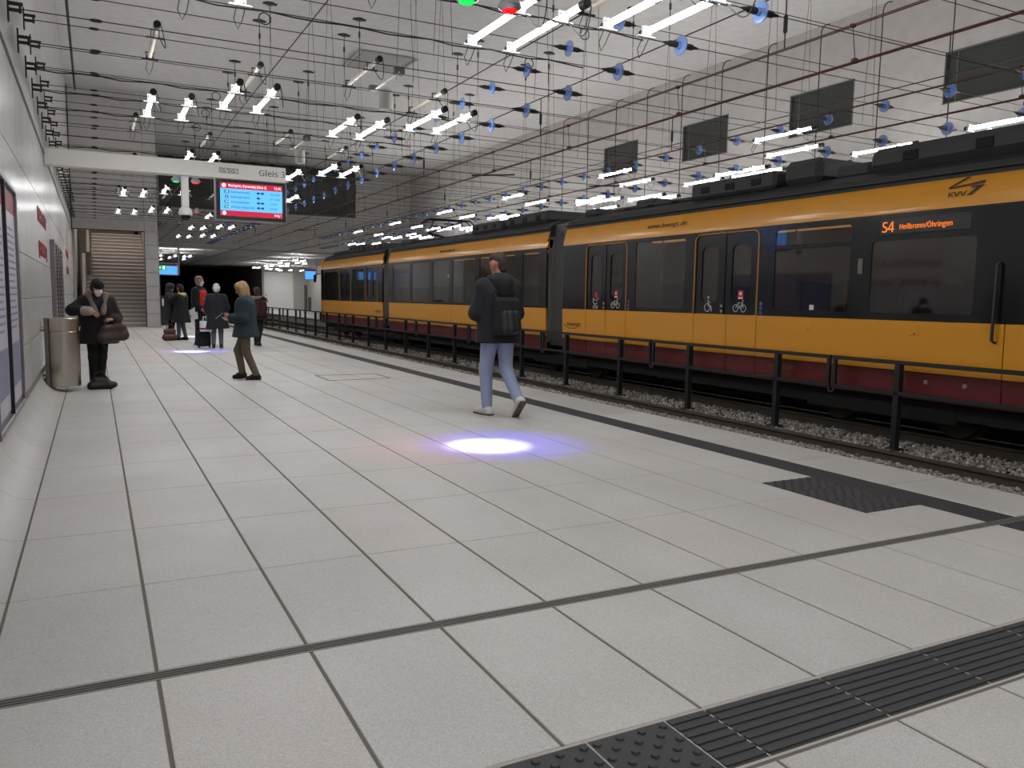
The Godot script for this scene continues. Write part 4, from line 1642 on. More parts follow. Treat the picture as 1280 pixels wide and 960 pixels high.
	# cables dropping beside the far wall from hooks under the ceiling
	var d := thing("drop_cable", "dark cable hooked under the ceiling edge and hanging beside the far wall", "cable", Vector3(FAR_WALL_X - 0.35, CEIL, -14.6), 0.0, "cables hanging beside the far wall")
	b = MB.new()
	var path := []
	for k in 9:
		var a := PI / 2.0 * k / 8.0
		path.append(Vector3(0.35 - 0.30 * sin(a) - 0.05, -0.06 - 0.3 * (1.0 - cos(a)), 0))
	path.append(Vector3(0.0, -6.2, 0))
	b.tube(path, 0.014, 6)
	part(d, "hanging_cable", b, mats.wire)
	for k in range(-3, 10):
		if k != 0:
			copy(d, Vector3(FAR_WALL_X - 0.35, CEIL, -14.6 - 1.955 * k))
	# rod tying the upper wires together beside the left wall
	b = MB.new()
	b.tube([Vector3(-0.17, HIGH - 0.03, -4.0), Vector3(-0.17, HIGH - 0.03, -15.6)], 0.016, 8)
	tag(part(self, "tie_rod", b, mats.cable), "black rod tying the upper wires together beside the left wall", "rod")
	# loudspeakers
	var sp := thing("loudspeaker", "grey cylindrical loudspeaker hung under a bracket between the lamps", "loudspeaker", Vector3(4.15, 4.27, -12.47), 0.0, "hanging loudspeakers")
	b = MB.new()
	b.lathe([Vector2(0, 0), Vector2(0.10, 0), Vector2(0.105, 0.01), Vector2(0.105, 0.28), Vector2(0.10, 0.29), Vector2(0, 0.29)], 20)
	part(sp, "body", b, mat("speaker", Color(0.62, 0.61, 0.59), 0.6))
	b = MB.new()
	b.tube([Vector3(0, 0.28, 0), Vector3(0, 0.42, 0)], 0.012, 8)
	b.bar(Vector3(0.0, 0.42, -0.62), Vector3(0.0, 0.42, 0.62), 0.03, 0.02)
	part(sp, "bracket", b, mats.clamp_white)
	b = MB.new()
	b.box(Vector3(0.02, 0.45, 0.56), Vector3(0.15, 0.11, 0.10), 0.01)
	part(sp, "junction_box", b, mat("junction", Color(0.40, 0.39, 0.38), 0.7))
	b = MB.new()
	b.box(Vector3(-0.02, 0.44, -0.56), Vector3(0.15, 0.09, 0.10), 0.01)
	part(sp, "junction_box", b, mats.junction)
	copy(sp, Vector3(4.13, 4.25, -18.33))

# ------------------------------------------------------------------ sign beam with the departure display
func sign_beam() -> void:
	var z := -15.5
	var s := thing("sign_beam", "white beam reaching out from the left wall, lettered Gleis 3", "sign", Vector3(WALL_X, 3.56, z))
	var b := MB.new()
	b.box(Vector3(1.945, 0.0, -0.12), Vector3(3.89, 0.275, 0.24), 0.012)
	part(s, "beam", b, mats.white_paint)
	lettering(s, "platform_number", "Gleis 3", 0.105, 0.46, mats.ink, Vector3(3.41, -0.045, 0.001))
	b = MB.new()
	for k in 4:
		var x := 2.72 + 0.085 * k
		for e in [[Vector3(x, -0.035, 0), Vector3(x + 0.07, -0.035, 0)], [Vector3(x, 0.045, 0), Vector3(x + 0.07, 0.045, 0)], [Vector3(x, -0.035, 0), Vector3(x, 0.045, 0)], [Vector3(x + 0.07, -0.035, 0), Vector3(x + 0.07, 0.045, 0)], [Vector3(x + 0.012, -0.025, 0), Vector3(x + 0.058, 0.035, 0)]]:
			b.tube([e[0], e[1]], 0.004, 4)
		if k % 2 == 0:
			b.tube([Vector3(x + 0.012, 0.035, 0), Vector3(x + 0.058, -0.025, 0)], 0.004, 4)
	part(s, "pictograms", b, mats.ink, "row of four small outlined prohibition pictograms")
	# display
	var d := thing("departure_display", "large blue and red departure screen hung under the white beam", "display", Vector3(2.61, 3.06, z))
	b = MB.new()
	b.box(Vector3(0, 0, -0.10), Vector3(1.25, 0.735, 0.20), 0.008)
	part(d, "casing", b, mat("casing", Color(0.62, 0.61, 0.60), 0.5))
	b = MB.new()
	b.box(Vector3(0, 0, 0.004), Vector3(1.225, 0.71, 0.008), 0.002)
	part(d, "bezel", b, mat("bezel", Color(0.045, 0.045, 0.055), 0.2))
	var scr := MB.new()
	scr.box(Vector3(0, 0.0, 0.011), Vector3(1.09, 0.585, 0.004))
	var screen := part(d, "screen", scr, glow("screen_blue", Color(0.33, 0.66, 0.98), 0.85), "bright light blue screen")
	var crimson := glow("screen_red", Color(0.72, 0.055, 0.20), 0.62)
	b = MB.new()
	b.box(Vector3(0, 0.243, 0.015), Vector3(1.09, 0.10, 0.004))
	part(screen, "header_bar", b, crimson)
	b = MB.new()
	b.box(Vector3(0, -0.245, 0.015), Vector3(1.09, 0.095, 0.004))
	part(screen, "footer_bar", b, crimson)
	var white := glow("screen_white", Color(0.92, 0.95, 1.0), 0.9)
	var navy := glow("screen_navy", Color(0.10, 0.20, 0.42), 0.25)
	var teal := glow("screen_teal", Color(0.05, 0.48, 0.42), 0.5)
	lettering(screen, "header_text", "Marktplatz (Pyramide) (Gleis 3)", 0.044, 0.66, white, Vector3(-0.40, 0.222, 0.017), 0.0, 0.003)
	lettering(screen, "clock_text", "12:45", 0.044, 0.12, white, Vector3(0.40, 0.222, 0.017), 0.0, 0.003)
	lettering(screen, "footer_text", "Steig 1", 0.038, 0.12, white, Vector3(0.40, -0.262, 0.017), 0.0, 0.003)
	b = MB.new()
	for y in [0.243, -0.245]:
		b.lathe([Vector2(0.034, 0), Vector2(0.034, 0.003), Vector2(0, 0.003)], 16, Transform3D(Basis(Vector3.RIGHT, PI / 2.0), Vector3(-0.48, y, 0.017)))
	part(screen, "round_logo", b, white)
	var rows := [["S1", "Bad Herrenalb", 2, "in 2 min", true], ["2", "Knielingen Nord", 1, "in 7 min", false], ["S11", "Hochstetten", 2, "12:52", true], ["S12", "Ettlingen Albgaubad", 2, "12:58", true]]
	for i in 4:
		var y := 0.135 - 0.088 * i
		b = MB.new()
		b.box(Vector3(-0.435, y, 0.014), Vector3(0.085 if rows[i][4] else 0.05, 0.056, 0.004))
		var box := part(screen, "line_box", b, teal if rows[i][4] else navy)
		lettering(box, "line_text", rows[i][0], 0.034, 0.0, white, Vector3(-0.455 if rows[i][4] else -0.445, y - 0.017, 0.017), 0.0, 0.003)
		lettering(screen, "destination_text", rows[i][1], 0.036, 0.32 if i != 3 else 0.40, navy, Vector3(-0.36, y - 0.018, 0.013), 0.0, 0.003)
		b = MB.new()
		for k in rows[i][2]:
			b.prism([Vector2(0.09 + 0.07 * k, y - 0.015), Vector2(0.145 + 0.07 * k, y - 0.015), Vector2(0.145 + 0.07 * k, y + 0.012), Vector2(0.13 + 0.07 * k, y + 0.02), Vector2(0.10 + 0.07 * k, y + 0.02), Vector2(0.09 + 0.07 * k, y + 0.008)], 0.003, Transform3D(Basis.IDENTITY, Vector3(0, 0, 0.013)))
		part(screen, "tram_symbol", b, navy)
		lettering(screen, "time_text", rows[i][3], 0.034, 0.17 if i < 2 else 0.11, navy, Vector3(0.33, y - 0.018, 0.013), 0.0, 0.003)
	area_light_front(d, Vector3(0, 0, 0.03), Vector2(1.05, 0.56), Color(0.45, 0.65, 1.0), 0.12)
	# dome camera under the beam
	var c := thing("dome_camera", "white surveillance dome camera on a post under the white beam", "camera", Vector3(1.49, 2.62, z - 0.12))
	b = MB.new()
	b.box(Vector3(0, 0.55, 0), Vector3(0.12, 0.56, 0.12), 0.008)
	part(c, "post", b, mats.white_paint)
	b = MB.new()
	b.lathe([Vector2(0.0, 0.12), Vector2(0.10, 0.12), Vector2(0.118, 0.13), Vector2(0.118, 0.17), Vector2(0.10, 0.225), Vector2(0.065, 0.265), Vector2(0.05, 0.29), Vector2(0, 0.29)], 22)
	part(c, "housing", b, mats.white_paint)
	b = MB.new()
	b.ball(Vector3(0, 0.12, 0), Vector3(0.085, 0.10, 0.085), 18, 12)
	part(c, "dome", b, mat("dome", Color(0.03, 0.03, 0.035), 0.08))
	# displays further off
	for q in [[Vector3(3.50, 2.64, -46.97), 1.0, 0.56, "small blue departure screen far off beside the tunnel mouth"], [Vector3(14.66, 2.96, -62.0), 0.78, 0.72, "small blue departure screen hung over the far platform"]]:
		d = thing("departure_display", q[3], "display", q[0])
		b = MB.new()
		b.box(Vector3(0, 0, -0.08), Vector3(q[1] + 0.1, q[2] + 0.1, 0.15), 0.01)
		part(d, "casing", b, mats.casing)
		b = MB.new()
		var high: float = (4.05 if q[0].z < -50.0 else LOW) - q[0].y
		b.box(Vector3(q[1] / 2.0 + 0.09, high / 2.0 - 0.15, -0.08), Vector3(0.05, high + 0.3, 0.15))
		part(d, "hanging_post", b, mats.casing)
		b = MB.new()
		b.box(Vector3(0, -0.06, 0.0), Vector3(q[1], q[2] - 0.12, 0.01))
		part(d, "screen", b, mats.screen_blue)
		b = MB.new()
		b.box(Vector3(0, q[2] / 2.0 - 0.05, 0.0), Vector3(q[1], 0.09, 0.01))
		part(d, "header_bar", b, glow("screen_plum", Color(0.25, 0.06, 0.18), 0.4))
	var e := thing("exit_sign", "green emergency exit sign on the corner of the stair block", "sign", Vector3(2.52, 2.41, -36.6))
	b = MB.new()
	b.box(Vector3(0, 0, 0), Vector3(0.36, 0.2, 0.06), 0.005)
	part(e, "lit_sign_panel", b, glow("exit_green", Color(0.05, 0.62, 0.30), 0.6))
	b = MB.new()
	b.prism([Vector2(-0.14, -0.02), Vector2(-0.07, -0.02), Vector2(-0.07, -0.05), Vector2(-0.02, 0.0), Vector2(-0.07, 0.05), Vector2(-0.07, 0.02), Vector2(-0.14, 0.02)], 0.004, Transform3D(Basis.IDENTITY, Vector3(0, 0, 0.031)))
	b.box(Vector3(0.08, 0, 0.032), Vector3(0.09, 0.13, 0.004))
	part(e, "lit_sign_symbol", b, mats.screen_white)

func area_light_front(parent: Node3D, at: Vector3, size: Vector2, c: Color, power: float) -> void:
	var l := AreaLight3D.new()
	l.name = "light"
	parent.add_child(l, true)
	l.position = at
	l.rotation.y = PI
	l.area_size = size
	l.light_color = c
	l.light_energy = power
	l.area_range = 30.0
	l.shadow_enabled = true

# ------------------------------------------------------------------ things on the left wall
func wall_things() -> void:
	for z in [-13.05, -25.75, -0.35]:
		var t := thing("station_name", "dark red station name in two lines on the white wall " + {-13.05: "behind the steel bin", -25.75: "near the staircase", -0.35: "beside the near showcase"}[z], "lettering", Vector3(WALL_X, 0, z))
		lettering(t, "name_line", "MARKTPLATZ", 0.20, 2.12, mats.wall_red, Vector3(0.0, 2.33, 0), PI / 2.0, 0.012)
		lettering(t, "name_line", "(PYRAMIDE)", 0.20, 2.0, mats.wall_red, Vector3(0.0, 1.88, 0), PI / 2.0, 0.012)
	# showcases
	showcase(-16.4, -20.6, 0.78, 2.24, "long showcase with blue timetable posters on the white wall", true)
	showcase(-6.4, -8.6, 0.36, 2.24, "tall showcase with pale posters on the white wall", false)
	# steel bin
	var o := thing("steel_bin", "brushed steel cylindrical litter bin mounted on the left wall", "litter bin", Vector3(-0.41, 0.07, -12.65))
	var st := mats.steel as StandardMaterial3D
	var b := MB.new()
	b.lathe([Vector2(0.0, 0.0), Vector2(0.205, 0.0), Vector2(0.212, 0.01), Vector2(0.212, 0.745), Vector2(0.208, 0.75)], 36)
	part(o, "drum", b, st)
	b = MB.new()
	b.lathe([Vector2(0.208, 0.752), Vector2(0.212, 0.757), Vector2(0.212, 0.925), Vector2(0.205, 0.935), Vector2(0.175, 0.93), Vector2(0.17, 0.80), Vector2(0.0, 0.80)], 36)
	part(o, "lid_ring", b, st)
	b = MB.new()
	b.box(Vector3(-0.18, 0.47, 0.03), Vector3(0.05, 0.93, 0.26), 0.006)
	part(o, "back_plate", b, mat("plate", Color(0.45, 0.43, 0.41), 0.4, 0.8))
	for y in [0.13, 0.78]:
		b = MB.new()
		b.tube([Vector3(-0.25, y, 0.10), Vector3(-0.18, y, 0.10)], 0.03, 10)
		b.tube([Vector3(-0.25, y, -0.06), Vector3(-0.18, y, -0.06)], 0.03, 10)
		part(o, "wall_mount", b, st)

func showcase(z0: float, z1: float, y0: float, y1: float, label: String, blue: bool) -> void:
	var t := thing("showcase", label, "showcase", Vector3(WALL_X, 0, (z0 + z1) / 2.0))
	var l := z0 - z1
	var b := MB.new()
	b.box(Vector3(0.02, (y0 + y1) / 2.0, 0), Vector3(0.04, y1 - y0, l))
	part(t, "back_panel", b, mat("case_back", Color(0.40, 0.40, 0.44), 0.6))
	b = MB.new()
	for s in [-1.0, 1.0]:
		b.box(Vector3(0.035, (y0 + y1) / 2.0, s * l / 2.0), Vector3(0.07, y1 - y0, 0.05), 0.006)
		b.box(Vector3(0.035, (y0 + y1) / 2.0 + s * (y1 - y0) / 2.0, 0), Vector3(0.07, 0.05, l), 0.006)
	part(t, "frame", b, mat("case_frame", Color(0.50, 0.48, 0.50), 0.35, 0.7))
	var n := 4 if blue else 2
	for k in n:
		var w := l / n
		var c := l / 2.0 - w * (k + 0.5)
		b = MB.new()
		b.box(Vector3(0.042, (y0 + y1) / 2.0, c), Vector3(0.004, y1 - y0 - 0.12, w - 0.06))
		var p := part(t, "poster", b, mat("poster_blue", Color(0.36, 0.36, 0.54), 0.4) if blue else mat("poster_pale", Color(0.66, 0.645, 0.68), 0.4))
		b = MB.new()
		if blue:
			for i in 7:
				b.box(Vector3(0.0445, y1 - 0.12 - 0.13 * i, c), Vector3(0.003, 0.008, w - 0.08))
			for i in 5:
				b.box(Vector3(0.0445, y1 - 0.50, c - w / 2.0 + 0.06 + (w - 0.12) * i / 4.0), Vector3(0.003, 0.80, 0.012))
			b.box(Vector3(0.0445, y0 + 0.24, c), Vector3(0.003, 0.3, w - 0.14))
			part(p, "timetable_grid", b, mat("poster_lines", Color(0.66, 0.66, 0.78), 0.5))
		else:
			for i in 16:
				b.box(Vector3(0.0445, y1 - 0.36 - 0.055 * i, c), Vector3(0.003, 0.018, (w - 0.2) * (0.6 + 0.4 * absf(sin(i * 2.3)))))
			b.box(Vector3(0.0445, y0 + 0.38, c), Vector3(0.003, 0.36, w - 0.2))
			part(p, "poster_print", b, mat("poster_ink", Color(0.42, 0.42, 0.52), 0.5))
			b = MB.new()
			b.box(Vector3(0.0445, y1 - 0.14, c), Vector3(0.004, 0.16, w - 0.08))
			part(p, "poster_heading", b, mats.wall_red)
		if k > 0:
			b = MB.new()
			b.box(Vector3(0.04, (y0 + y1) / 2.0, l / 2.0 - w * k), Vector3(0.06, y1 - y0, 0.03), 0.004)
			part(t, "frame_bar", b, mat("case_bar", Color(0.10, 0.10, 0.11), 0.4))
	if not blue:
		return
	b = MB.new()
	b.box(Vector3(0.06, (y0 + y1) / 2.0, 0), Vector3(0.004, y1 - y0 - 0.04, l - 0.04))
	part(t, "glass", b, mat("clear_glass", Color(1, 1, 1, 0.04), 0.05, 0.0, {"transparency": BaseMaterial3D.TRANSPARENCY_ALPHA}))

# ------------------------------------------------------------------ coloured spotlights
func spotlights() -> void:
	var says := ["above the bright patch beside the walking man", "above the group of waiting people", "far off above the waiting people"]
	var k := 0
	for p in [Vector3(3.17, 4.0, -6.70), Vector3(1.97, 4.0, -20.4), Vector3(2.75, 4.0, -27.6)]:
		var t := thing("spotlight_cluster", "cluster of coloured spotlight bulbs hung " + says[k], "spotlight", p)
		k += 1
		var b := MB.new()
		b.tube([Vector3(-0.3, 0.12, 0), Vector3(0.3, 0.12, 0)], 0.012, 8)
		var za: float = -11.89 - 1.172 * floorf((-11.89 - p.z) / 1.172) - p.z
		b.tube([Vector3(0, 0.10, za + 0.03), Vector3(0, 0.10, za - 1.20)], 0.012, 8)
		b.tube([Vector3(-0.1, 0.12, 0), Vector3(-0.1, 0.22, -0.3)], 0.010, 8)
		for x in [Vector3(-0.21, 0, 0), Vector3(-0.1, 0.14, -0.3), Vector3(0.21, 0, 0)]:
			b.tube([x + Vector3(0, 0.12, 0), x + Vector3(0, 0.05, 0)], 0.028, 10)
		part(t, "lamp_holder", b, mats.cap)
		for q in [[Vector3(-0.21, 0, 0), Color(0.02, 0.85, 0.33), "green"], [Vector3(-0.1, 0.14, -0.3), Color(0.25, 0.35, 1.0), "blue"], [Vector3(0.21, 0, 0), Color(0.95, 0.05, 0.12), "red"]]:
			b = MB.new()
			b.lathe([Vector2(0.0, -0.085), Vector2(0.075, -0.085), Vector2(0.105, -0.06), Vector2(0.11, -0.045), Vector2(0.06, 0.03), Vector2(0.03, 0.06)], 20, Transform3D(Basis.IDENTITY, q[0]))
			var bulb := part(t, "reflector_bulb", b, mat("bulb_glass", Color(0.72, 0.74, 0.74), 0.15, 0.6), "silvered spotlight bulb shining " + q[2])
			b = MB.new()
			b.lathe([Vector2(0.0, -0.10), Vector2(0.05, -0.098), Vector2(0.075, -0.084)], 20, Transform3D(Basis.IDENTITY, q[0]))
			part(bulb, "glowing_lens", b, glow("bulb_" + q[2], q[1], 1.2))
		var aims := [[Vector3(0.04, 0, 0.03), 7.0, Color(0.93, 0.93, 1.0), 60.0, 0.95], [Vector3(0.22, 0, 0.0), 14.0, Color(0.30, 0.28, 1.0), 22.0, 1.0], [Vector3(-0.50, 0, -0.02), 13.0, Color(1.0, 0.35, 0.55), 3.5, 1.0]]
		for a in aims:
			var s := SpotLight3D.new()
			s.name = "spot_light"
			t.add_child(s, true)
			var from := Vector3(0, -0.12, 0)
			s.position = from
			var to: Vector3 = a[0] + Vector3(0, -p.y, 0)
			s.look_at_from_position(p + from, p + to, Vector3(0, 0, 1))
			s.spot_range = 12.0
			s.spot_angle = a[1]
			s.spot_angle_attenuation = a[4]
			s.light_color = a[2]
			s.light_energy = a[3]
			s.light_size = 0.03
			s.shadow_enabled = true

# ------------------------------------------------------------------ people
# Joints are given for a figure 1.75 m tall that faces +z with its left at +x; the node scales and turns it.
var hand_shape: MB

func hand() -> MB: # wrist at the origin, fingers towards -y, palm towards +z, thumb towards +x; a left hand turned so is a right one mirrored
	if hand_shape:
		return hand_shape
	hand_shape = MB.new()
	var p := [[Vector3(0, 0.01, 0), Vector3(0.0, -0.03, 0), 0.026, 0.03], [Vector3(-0.018, -0.04, 0), Vector3(-0.022, -0.085, 0.004), 0.020, 0.016], [Vector3(0.016, -0.04, 0), Vector3(0.022, -0.088, 0.004), 0.020, 0.016]]
	var bases := [[-0.031, 0.055], [-0.011, 0.068], [0.010, 0.074], [0.030, 0.066]]
	for q in bases:
		var a := Vector3(q[0], -0.085, 0.003)
		var m: Vector3 = a + Vector3(q[0] * 0.12, -q[1] * 0.52, 0.014)
		var t: Vector3 = m + Vector3(0, -q[1] * 0.36, 0.026)
		p.append([a, m, 0.0100, 0.0090])
		p.append([m, t, 0.0090, 0.0078])
	p.append([Vector3(0.025, -0.035, 0.006), Vector3(0.052, -0.066, 0.018), 0.014, 0.011])
	p.append([Vector3(0.052, -0.066, 0.018), Vector3(0.056, -0.094, 0.030), 0.011, 0.009])
	nets(hand_shape, p, 0.0055, 0.006)
	return hand_shape

func aim(at: Vector3, down: Vector3, palm: Vector3, mirror: bool) -> Transform3D:
	var y := -down.normalized()
	var z := (palm - y * palm.dot(y)).normalized()
	var x := y.cross(z)
	return Transform3D(Basis(-x if mirror else x, y, z), at)

func figure(label: String, h: float, at: Vector3, turn: float, J: Dictionary, cell: float) -> Dictionary:
	var j := {"hl": Vector3(0.09, 0.93, 0), "hr": Vector3(-0.09, 0.93, 0), "kl": Vector3(0.095, 0.50, 0.02), "kr": Vector3(-0.095, 0.50, 0.02), "al": Vector3(0.10, 0.09, -0.02), "ar": Vector3(-0.10, 0.09, -0.02), "tl": Vector3(0.11, 0.035, 0.15), "tr": Vector3(-0.11, 0.035, 0.15), "sl": Vector3(0.175, 1.41, 0), "sr": Vector3(-0.175, 1.41, 0), "el": Vector3(0.24, 1.13, -0.03), "er": Vector3(-0.24, 1.13, -0.03), "wl": Vector3(0.22, 0.90, 0.08), "wr": Vector3(-0.22, 0.90, 0.08), "pl": Vector3(-1, 0, 0.3), "pr": Vector3(1, 0, 0.3), "dl": Vector3.ZERO, "dr": Vector3.ZERO, "head": Vector3(0, 1.64, 0.02), "look": Vector3(0, 0, 1)}
	j.merge(J, true)
	var o := thing("person", label, "person", at, turn)
	o.scale = Vector3.ONE * (h / 1.75)
	var look: Vector3 = j.look.normalized()
	var hd: Vector3 = j.head
	var side := Vector3.UP.cross(look).normalized()
	var up := look.cross(side)
	var p := []
	for s in [["hl", "kl", "al", "tl"], ["hr", "kr", "ar", "tr"]]:
		p.append([j[s[0]], j[s[1]], 0.085, 0.055])
		p.append([j[s[1]], j[s[2]], 0.055, 0.038])
		p.append([j[s[2]] + Vector3(0, -0.02, 0), j[s[2]].lerp(j[s[3]], 0.55), 0.032, 0.022])
	p.append([Vector3(0.06, 0.98, 0), Vector3(0.09, 1.30, 0.0), 0.105, 0.11])
	p.append([Vector3(-0.06, 0.98, 0), Vector3(-0.09, 1.30, 0.0), 0.105, 0.11])
	p.append([j.sl, j.sr, 0.06, 0.06])
	p.append([Vector3(0, 1.42, -0.01), hd - up * 0.07, 0.058, 0.052])
	for s in [["sl", "el", "wl"], ["sr", "er", "wr"]]:
		p.append([j[s[0]], j[s[1]], 0.052, 0.042])
		p.append([j[s[1]], j[s[2]], 0.042, 0.028])
	var body := MB.new()
	nets(body, p, cell, 0.035)
	# head on a finer grid: skull, jaw, nose, brows, lips, ears
	var f := []
	f.append([hd + up * 0.035 - look * 0.012, hd + up * 0.03 + look * 0.008, 0.088, 0.086])
	f.append([hd - up * 0.02 + look * 0.02, hd - up * 0.075 + look * 0.045, 0.068, 0.040])
	f.append([hd - up * 0.05 - look * 0.01, hd - up * 0.12 - look * 0.012, 0.055, 0.055])
	f.append([hd + up * 0.02 + look * 0.088, hd - up * 0.025 + look * 0.106, 0.009, 0.014])
	for s in [-1.0, 1.0]:
		f.append([hd + side * s * 0.015 + up * 0.03 + look * 0.083, hd + side * s * 0.045 + up * 0.028 + look * 0.070, 0.010, 0.009])
		f.append([hd + side * s * 0.086 + up * 0.015 - look * 0.005, hd + side * s * 0.088 - up * 0.025, 0.013, 0.009])
	f.append([hd + side * 0.02 - up * 0.052 + look * 0.078, hd - side * 0.02 - up * 0.052 + look * 0.078, 0.009, 0.009])
	nets(body, f, minf(cell, 0.011), 0.014)
	for s in [["el", "wl", "pl", "dl", false], ["er", "wr", "pr", "dr", true]]:
		var d: Vector3 = j[s[3]] if j[s[3]] != Vector3.ZERO else j[s[1]] - j[s[0]]
		body.add(hand(), aim(j[s[1]], d, j[s[2]], s[4]))
	part(o, "body", body, mats.skin)
	var eye := MB.new()
	for s in [-1.0, 1.0]:
		eye.ball(hd + side * s * 0.031 + up * 0.008 + look * 0.080, Vector3(0.010, 0.008, 0.010), 8, 6)
	part(o, "eyes", eye, mat("eye", Color(0.10, 0.08, 0.07), 0.3))
	j["node"] = o
	j["cell"] = cell
	j["side"] = side
	j["up"] = up
	return j

func garment(j: Dictionary, called: String, prims: Array, m: Material, clips := [], kk := 0.04, fine := 1.0, label := "") -> MeshInstance3D:
	var b := MB.new()
	nets(b, prims, j.cell * fine, kk, clips)
	return part(j.node, called, b, m, label)

func coat(j: Dictionary, called: String, hem: float, flare: float, m: Material, fat := 0.0, sleeve := 1.0, label := "") -> MeshInstance3D:
	var p := []
	for s in [-1.0, 1.0]:
		p.append([Vector3(s * 0.085, 1.32, 0), Vector3(s * 0.075, 1.02, 0.0), 0.135 + fat, 0.135 + fat])
		p.append([Vector3(s * 0.075, 1.02, 0.0), Vector3(s * (0.085 + flare * 0.4), hem, 0.0), 0.135 + fat, 0.13 + flare + fat])
	p.append([j.sl + Vector3(0, -0.015, 0), j.sr + Vector3(0, -0.015, 0), 0.078 + fat, 0.078 + fat])
	p.append([Vector3(0, 1.40, -0.01), Vector3(0, 1.50, -0.005), 0.095 + fat * 0.5, 0.075])
	for s in [["sl", "el", "wl"], ["sr", "er", "wr"]]:
		var w: Vector3 = j[s[1]].lerp(j[s[2]], 0.94 * sleeve)
		p.append([j[s[0]] + Vector3(0, -0.01, 0), j[s[1]], 0.075 + fat, 0.064 + fat * 0.8])
		p.append([j[s[1]], w, 0.064 + fat * 0.8, 0.048 + fat * 0.5])
	return garment(j, called, p, m, [[Vector3(0, -1, 0), -hem]], 0.035, 1.0, label)

func trousers(j: Dictionary, m: Material, wide := 0.0, low := 0.985) -> MeshInstance3D:
	var p := [[Vector3(0.05, 0.97, 0), Vector3(-0.05, 0.97, 0), 0.125, 0.125]]
	for s in [["hl", "kl", "al"], ["hr", "kr", "ar"]]:
		p.append([j[s[0]], j[s[1]], 0.098 + wide, 0.070 + wide])
		p.append([j[s[1]], j[s[1]].lerp(j[s[2]], low), 0.070 + wide, 0.056 + wide * 0.9])
	return garment(j, "trousers", p, m, [], 0.03)

func shoes(j: Dictionary, m: Material, boot := 0.0, sole: Material = null) -> void:
	for s in [["al", "tl", "kl"], ["ar", "tr", "kr"]]:
		var a: Vector3 = j[s[0]]
		var t: Vector3 = j[s[1]]
		var d := t - a
		var fwd := Vector3(d.x, d.y, d.z).normalized()
		var lift := fwd.cross(Vector3.RIGHT).normalized()
		var heel := a + Vector3(0, -0.05, 0) - Vector3(d.x, 0, d.z).normalized() * 0.045
		if a.y > 0.13:
			heel = a - lift * 0.045 - fwd * 0.045
		var p := [[heel, t, 0.042, 0.038], [a + (heel - a) * 0.3, a.lerp(t, 0.55), 0.05, 0.040], [a + (heel - a) * 0.2, a + (j[s[2]] - a).normalized() * (0.03 + boot), 0.046, 0.050]]
		var o := garment(j, "boot" if boot > 0.05 else "shoe", p, m, [] if a.y > 0.13 else [[Vector3(0, -1, 0), 0.0]], 0.02, 0.8)
		var b := MB.new()
		var along := t - heel
		var down := along.normalized().cross(Vector3.RIGHT).normalized()
		down = -down if a.y > 0.13 or down.y > 0.0 else down
		var x := along.normalized().cross(down)
		var mid := (heel + t) / 2.0 + down * (0.032 if a.y > 0.13 else 0.0)
		if a.y <= 0.13:
			mid.y = 0.011
		b.box(mid, Vector3(0.085, 0.022, along.length() + 0.075), 0.009, Basis(x, -down, x.cross(-down)))
		part(o, "sole", b, sole if sole else mats.cap)

func hair(j: Dictionary, m: Material, prims: Array, label := "") -> void: # each: [side, up, look offsets of a, of b, ra, rb] from the head's centre
	var p := []
	var look: Vector3 = j.look.normalized()
	for q in prims:
		var a: Vector3 = j.head + j.side * q[0].x + j.up * q[0].y + look * q[0].z
		var b: Vector3 = j.head + j.side * q[1].x + j.up * q[1].y + look * q[1].z
		p.append([a, b, q[2], q[3]])
	var mb := MB.new()
	nets(mb, p, minf(j.cell, 0.013), 0.02)
	part(j.node, "hair", mb, m, label)

func face_mask(j: Dictionary) -> void:
	var look: Vector3 = j.look.normalized()
	var h: Vector3 = j.head
	var b := MB.new()
	nets(b, [[h - j.up * 0.035 + look * 0.055, h - j.up * 0.085 + look * 0.050, 0.062, 0.043]], minf(j.cell, 0.010), 0.01)
	var o := part(j.node, "face_mask", b, mats.mask, "pale face mask")
	b = MB.new()
	for s in [-1.0, 1.0]:
		b.tube([h - j.up * 0.03 + look * 0.05 + j.side * s * 0.05, h + j.side * s * 0.09 + j.up * 0.005], 0.003, 4)
	part(o, "ear_loop", b, mats.mask)

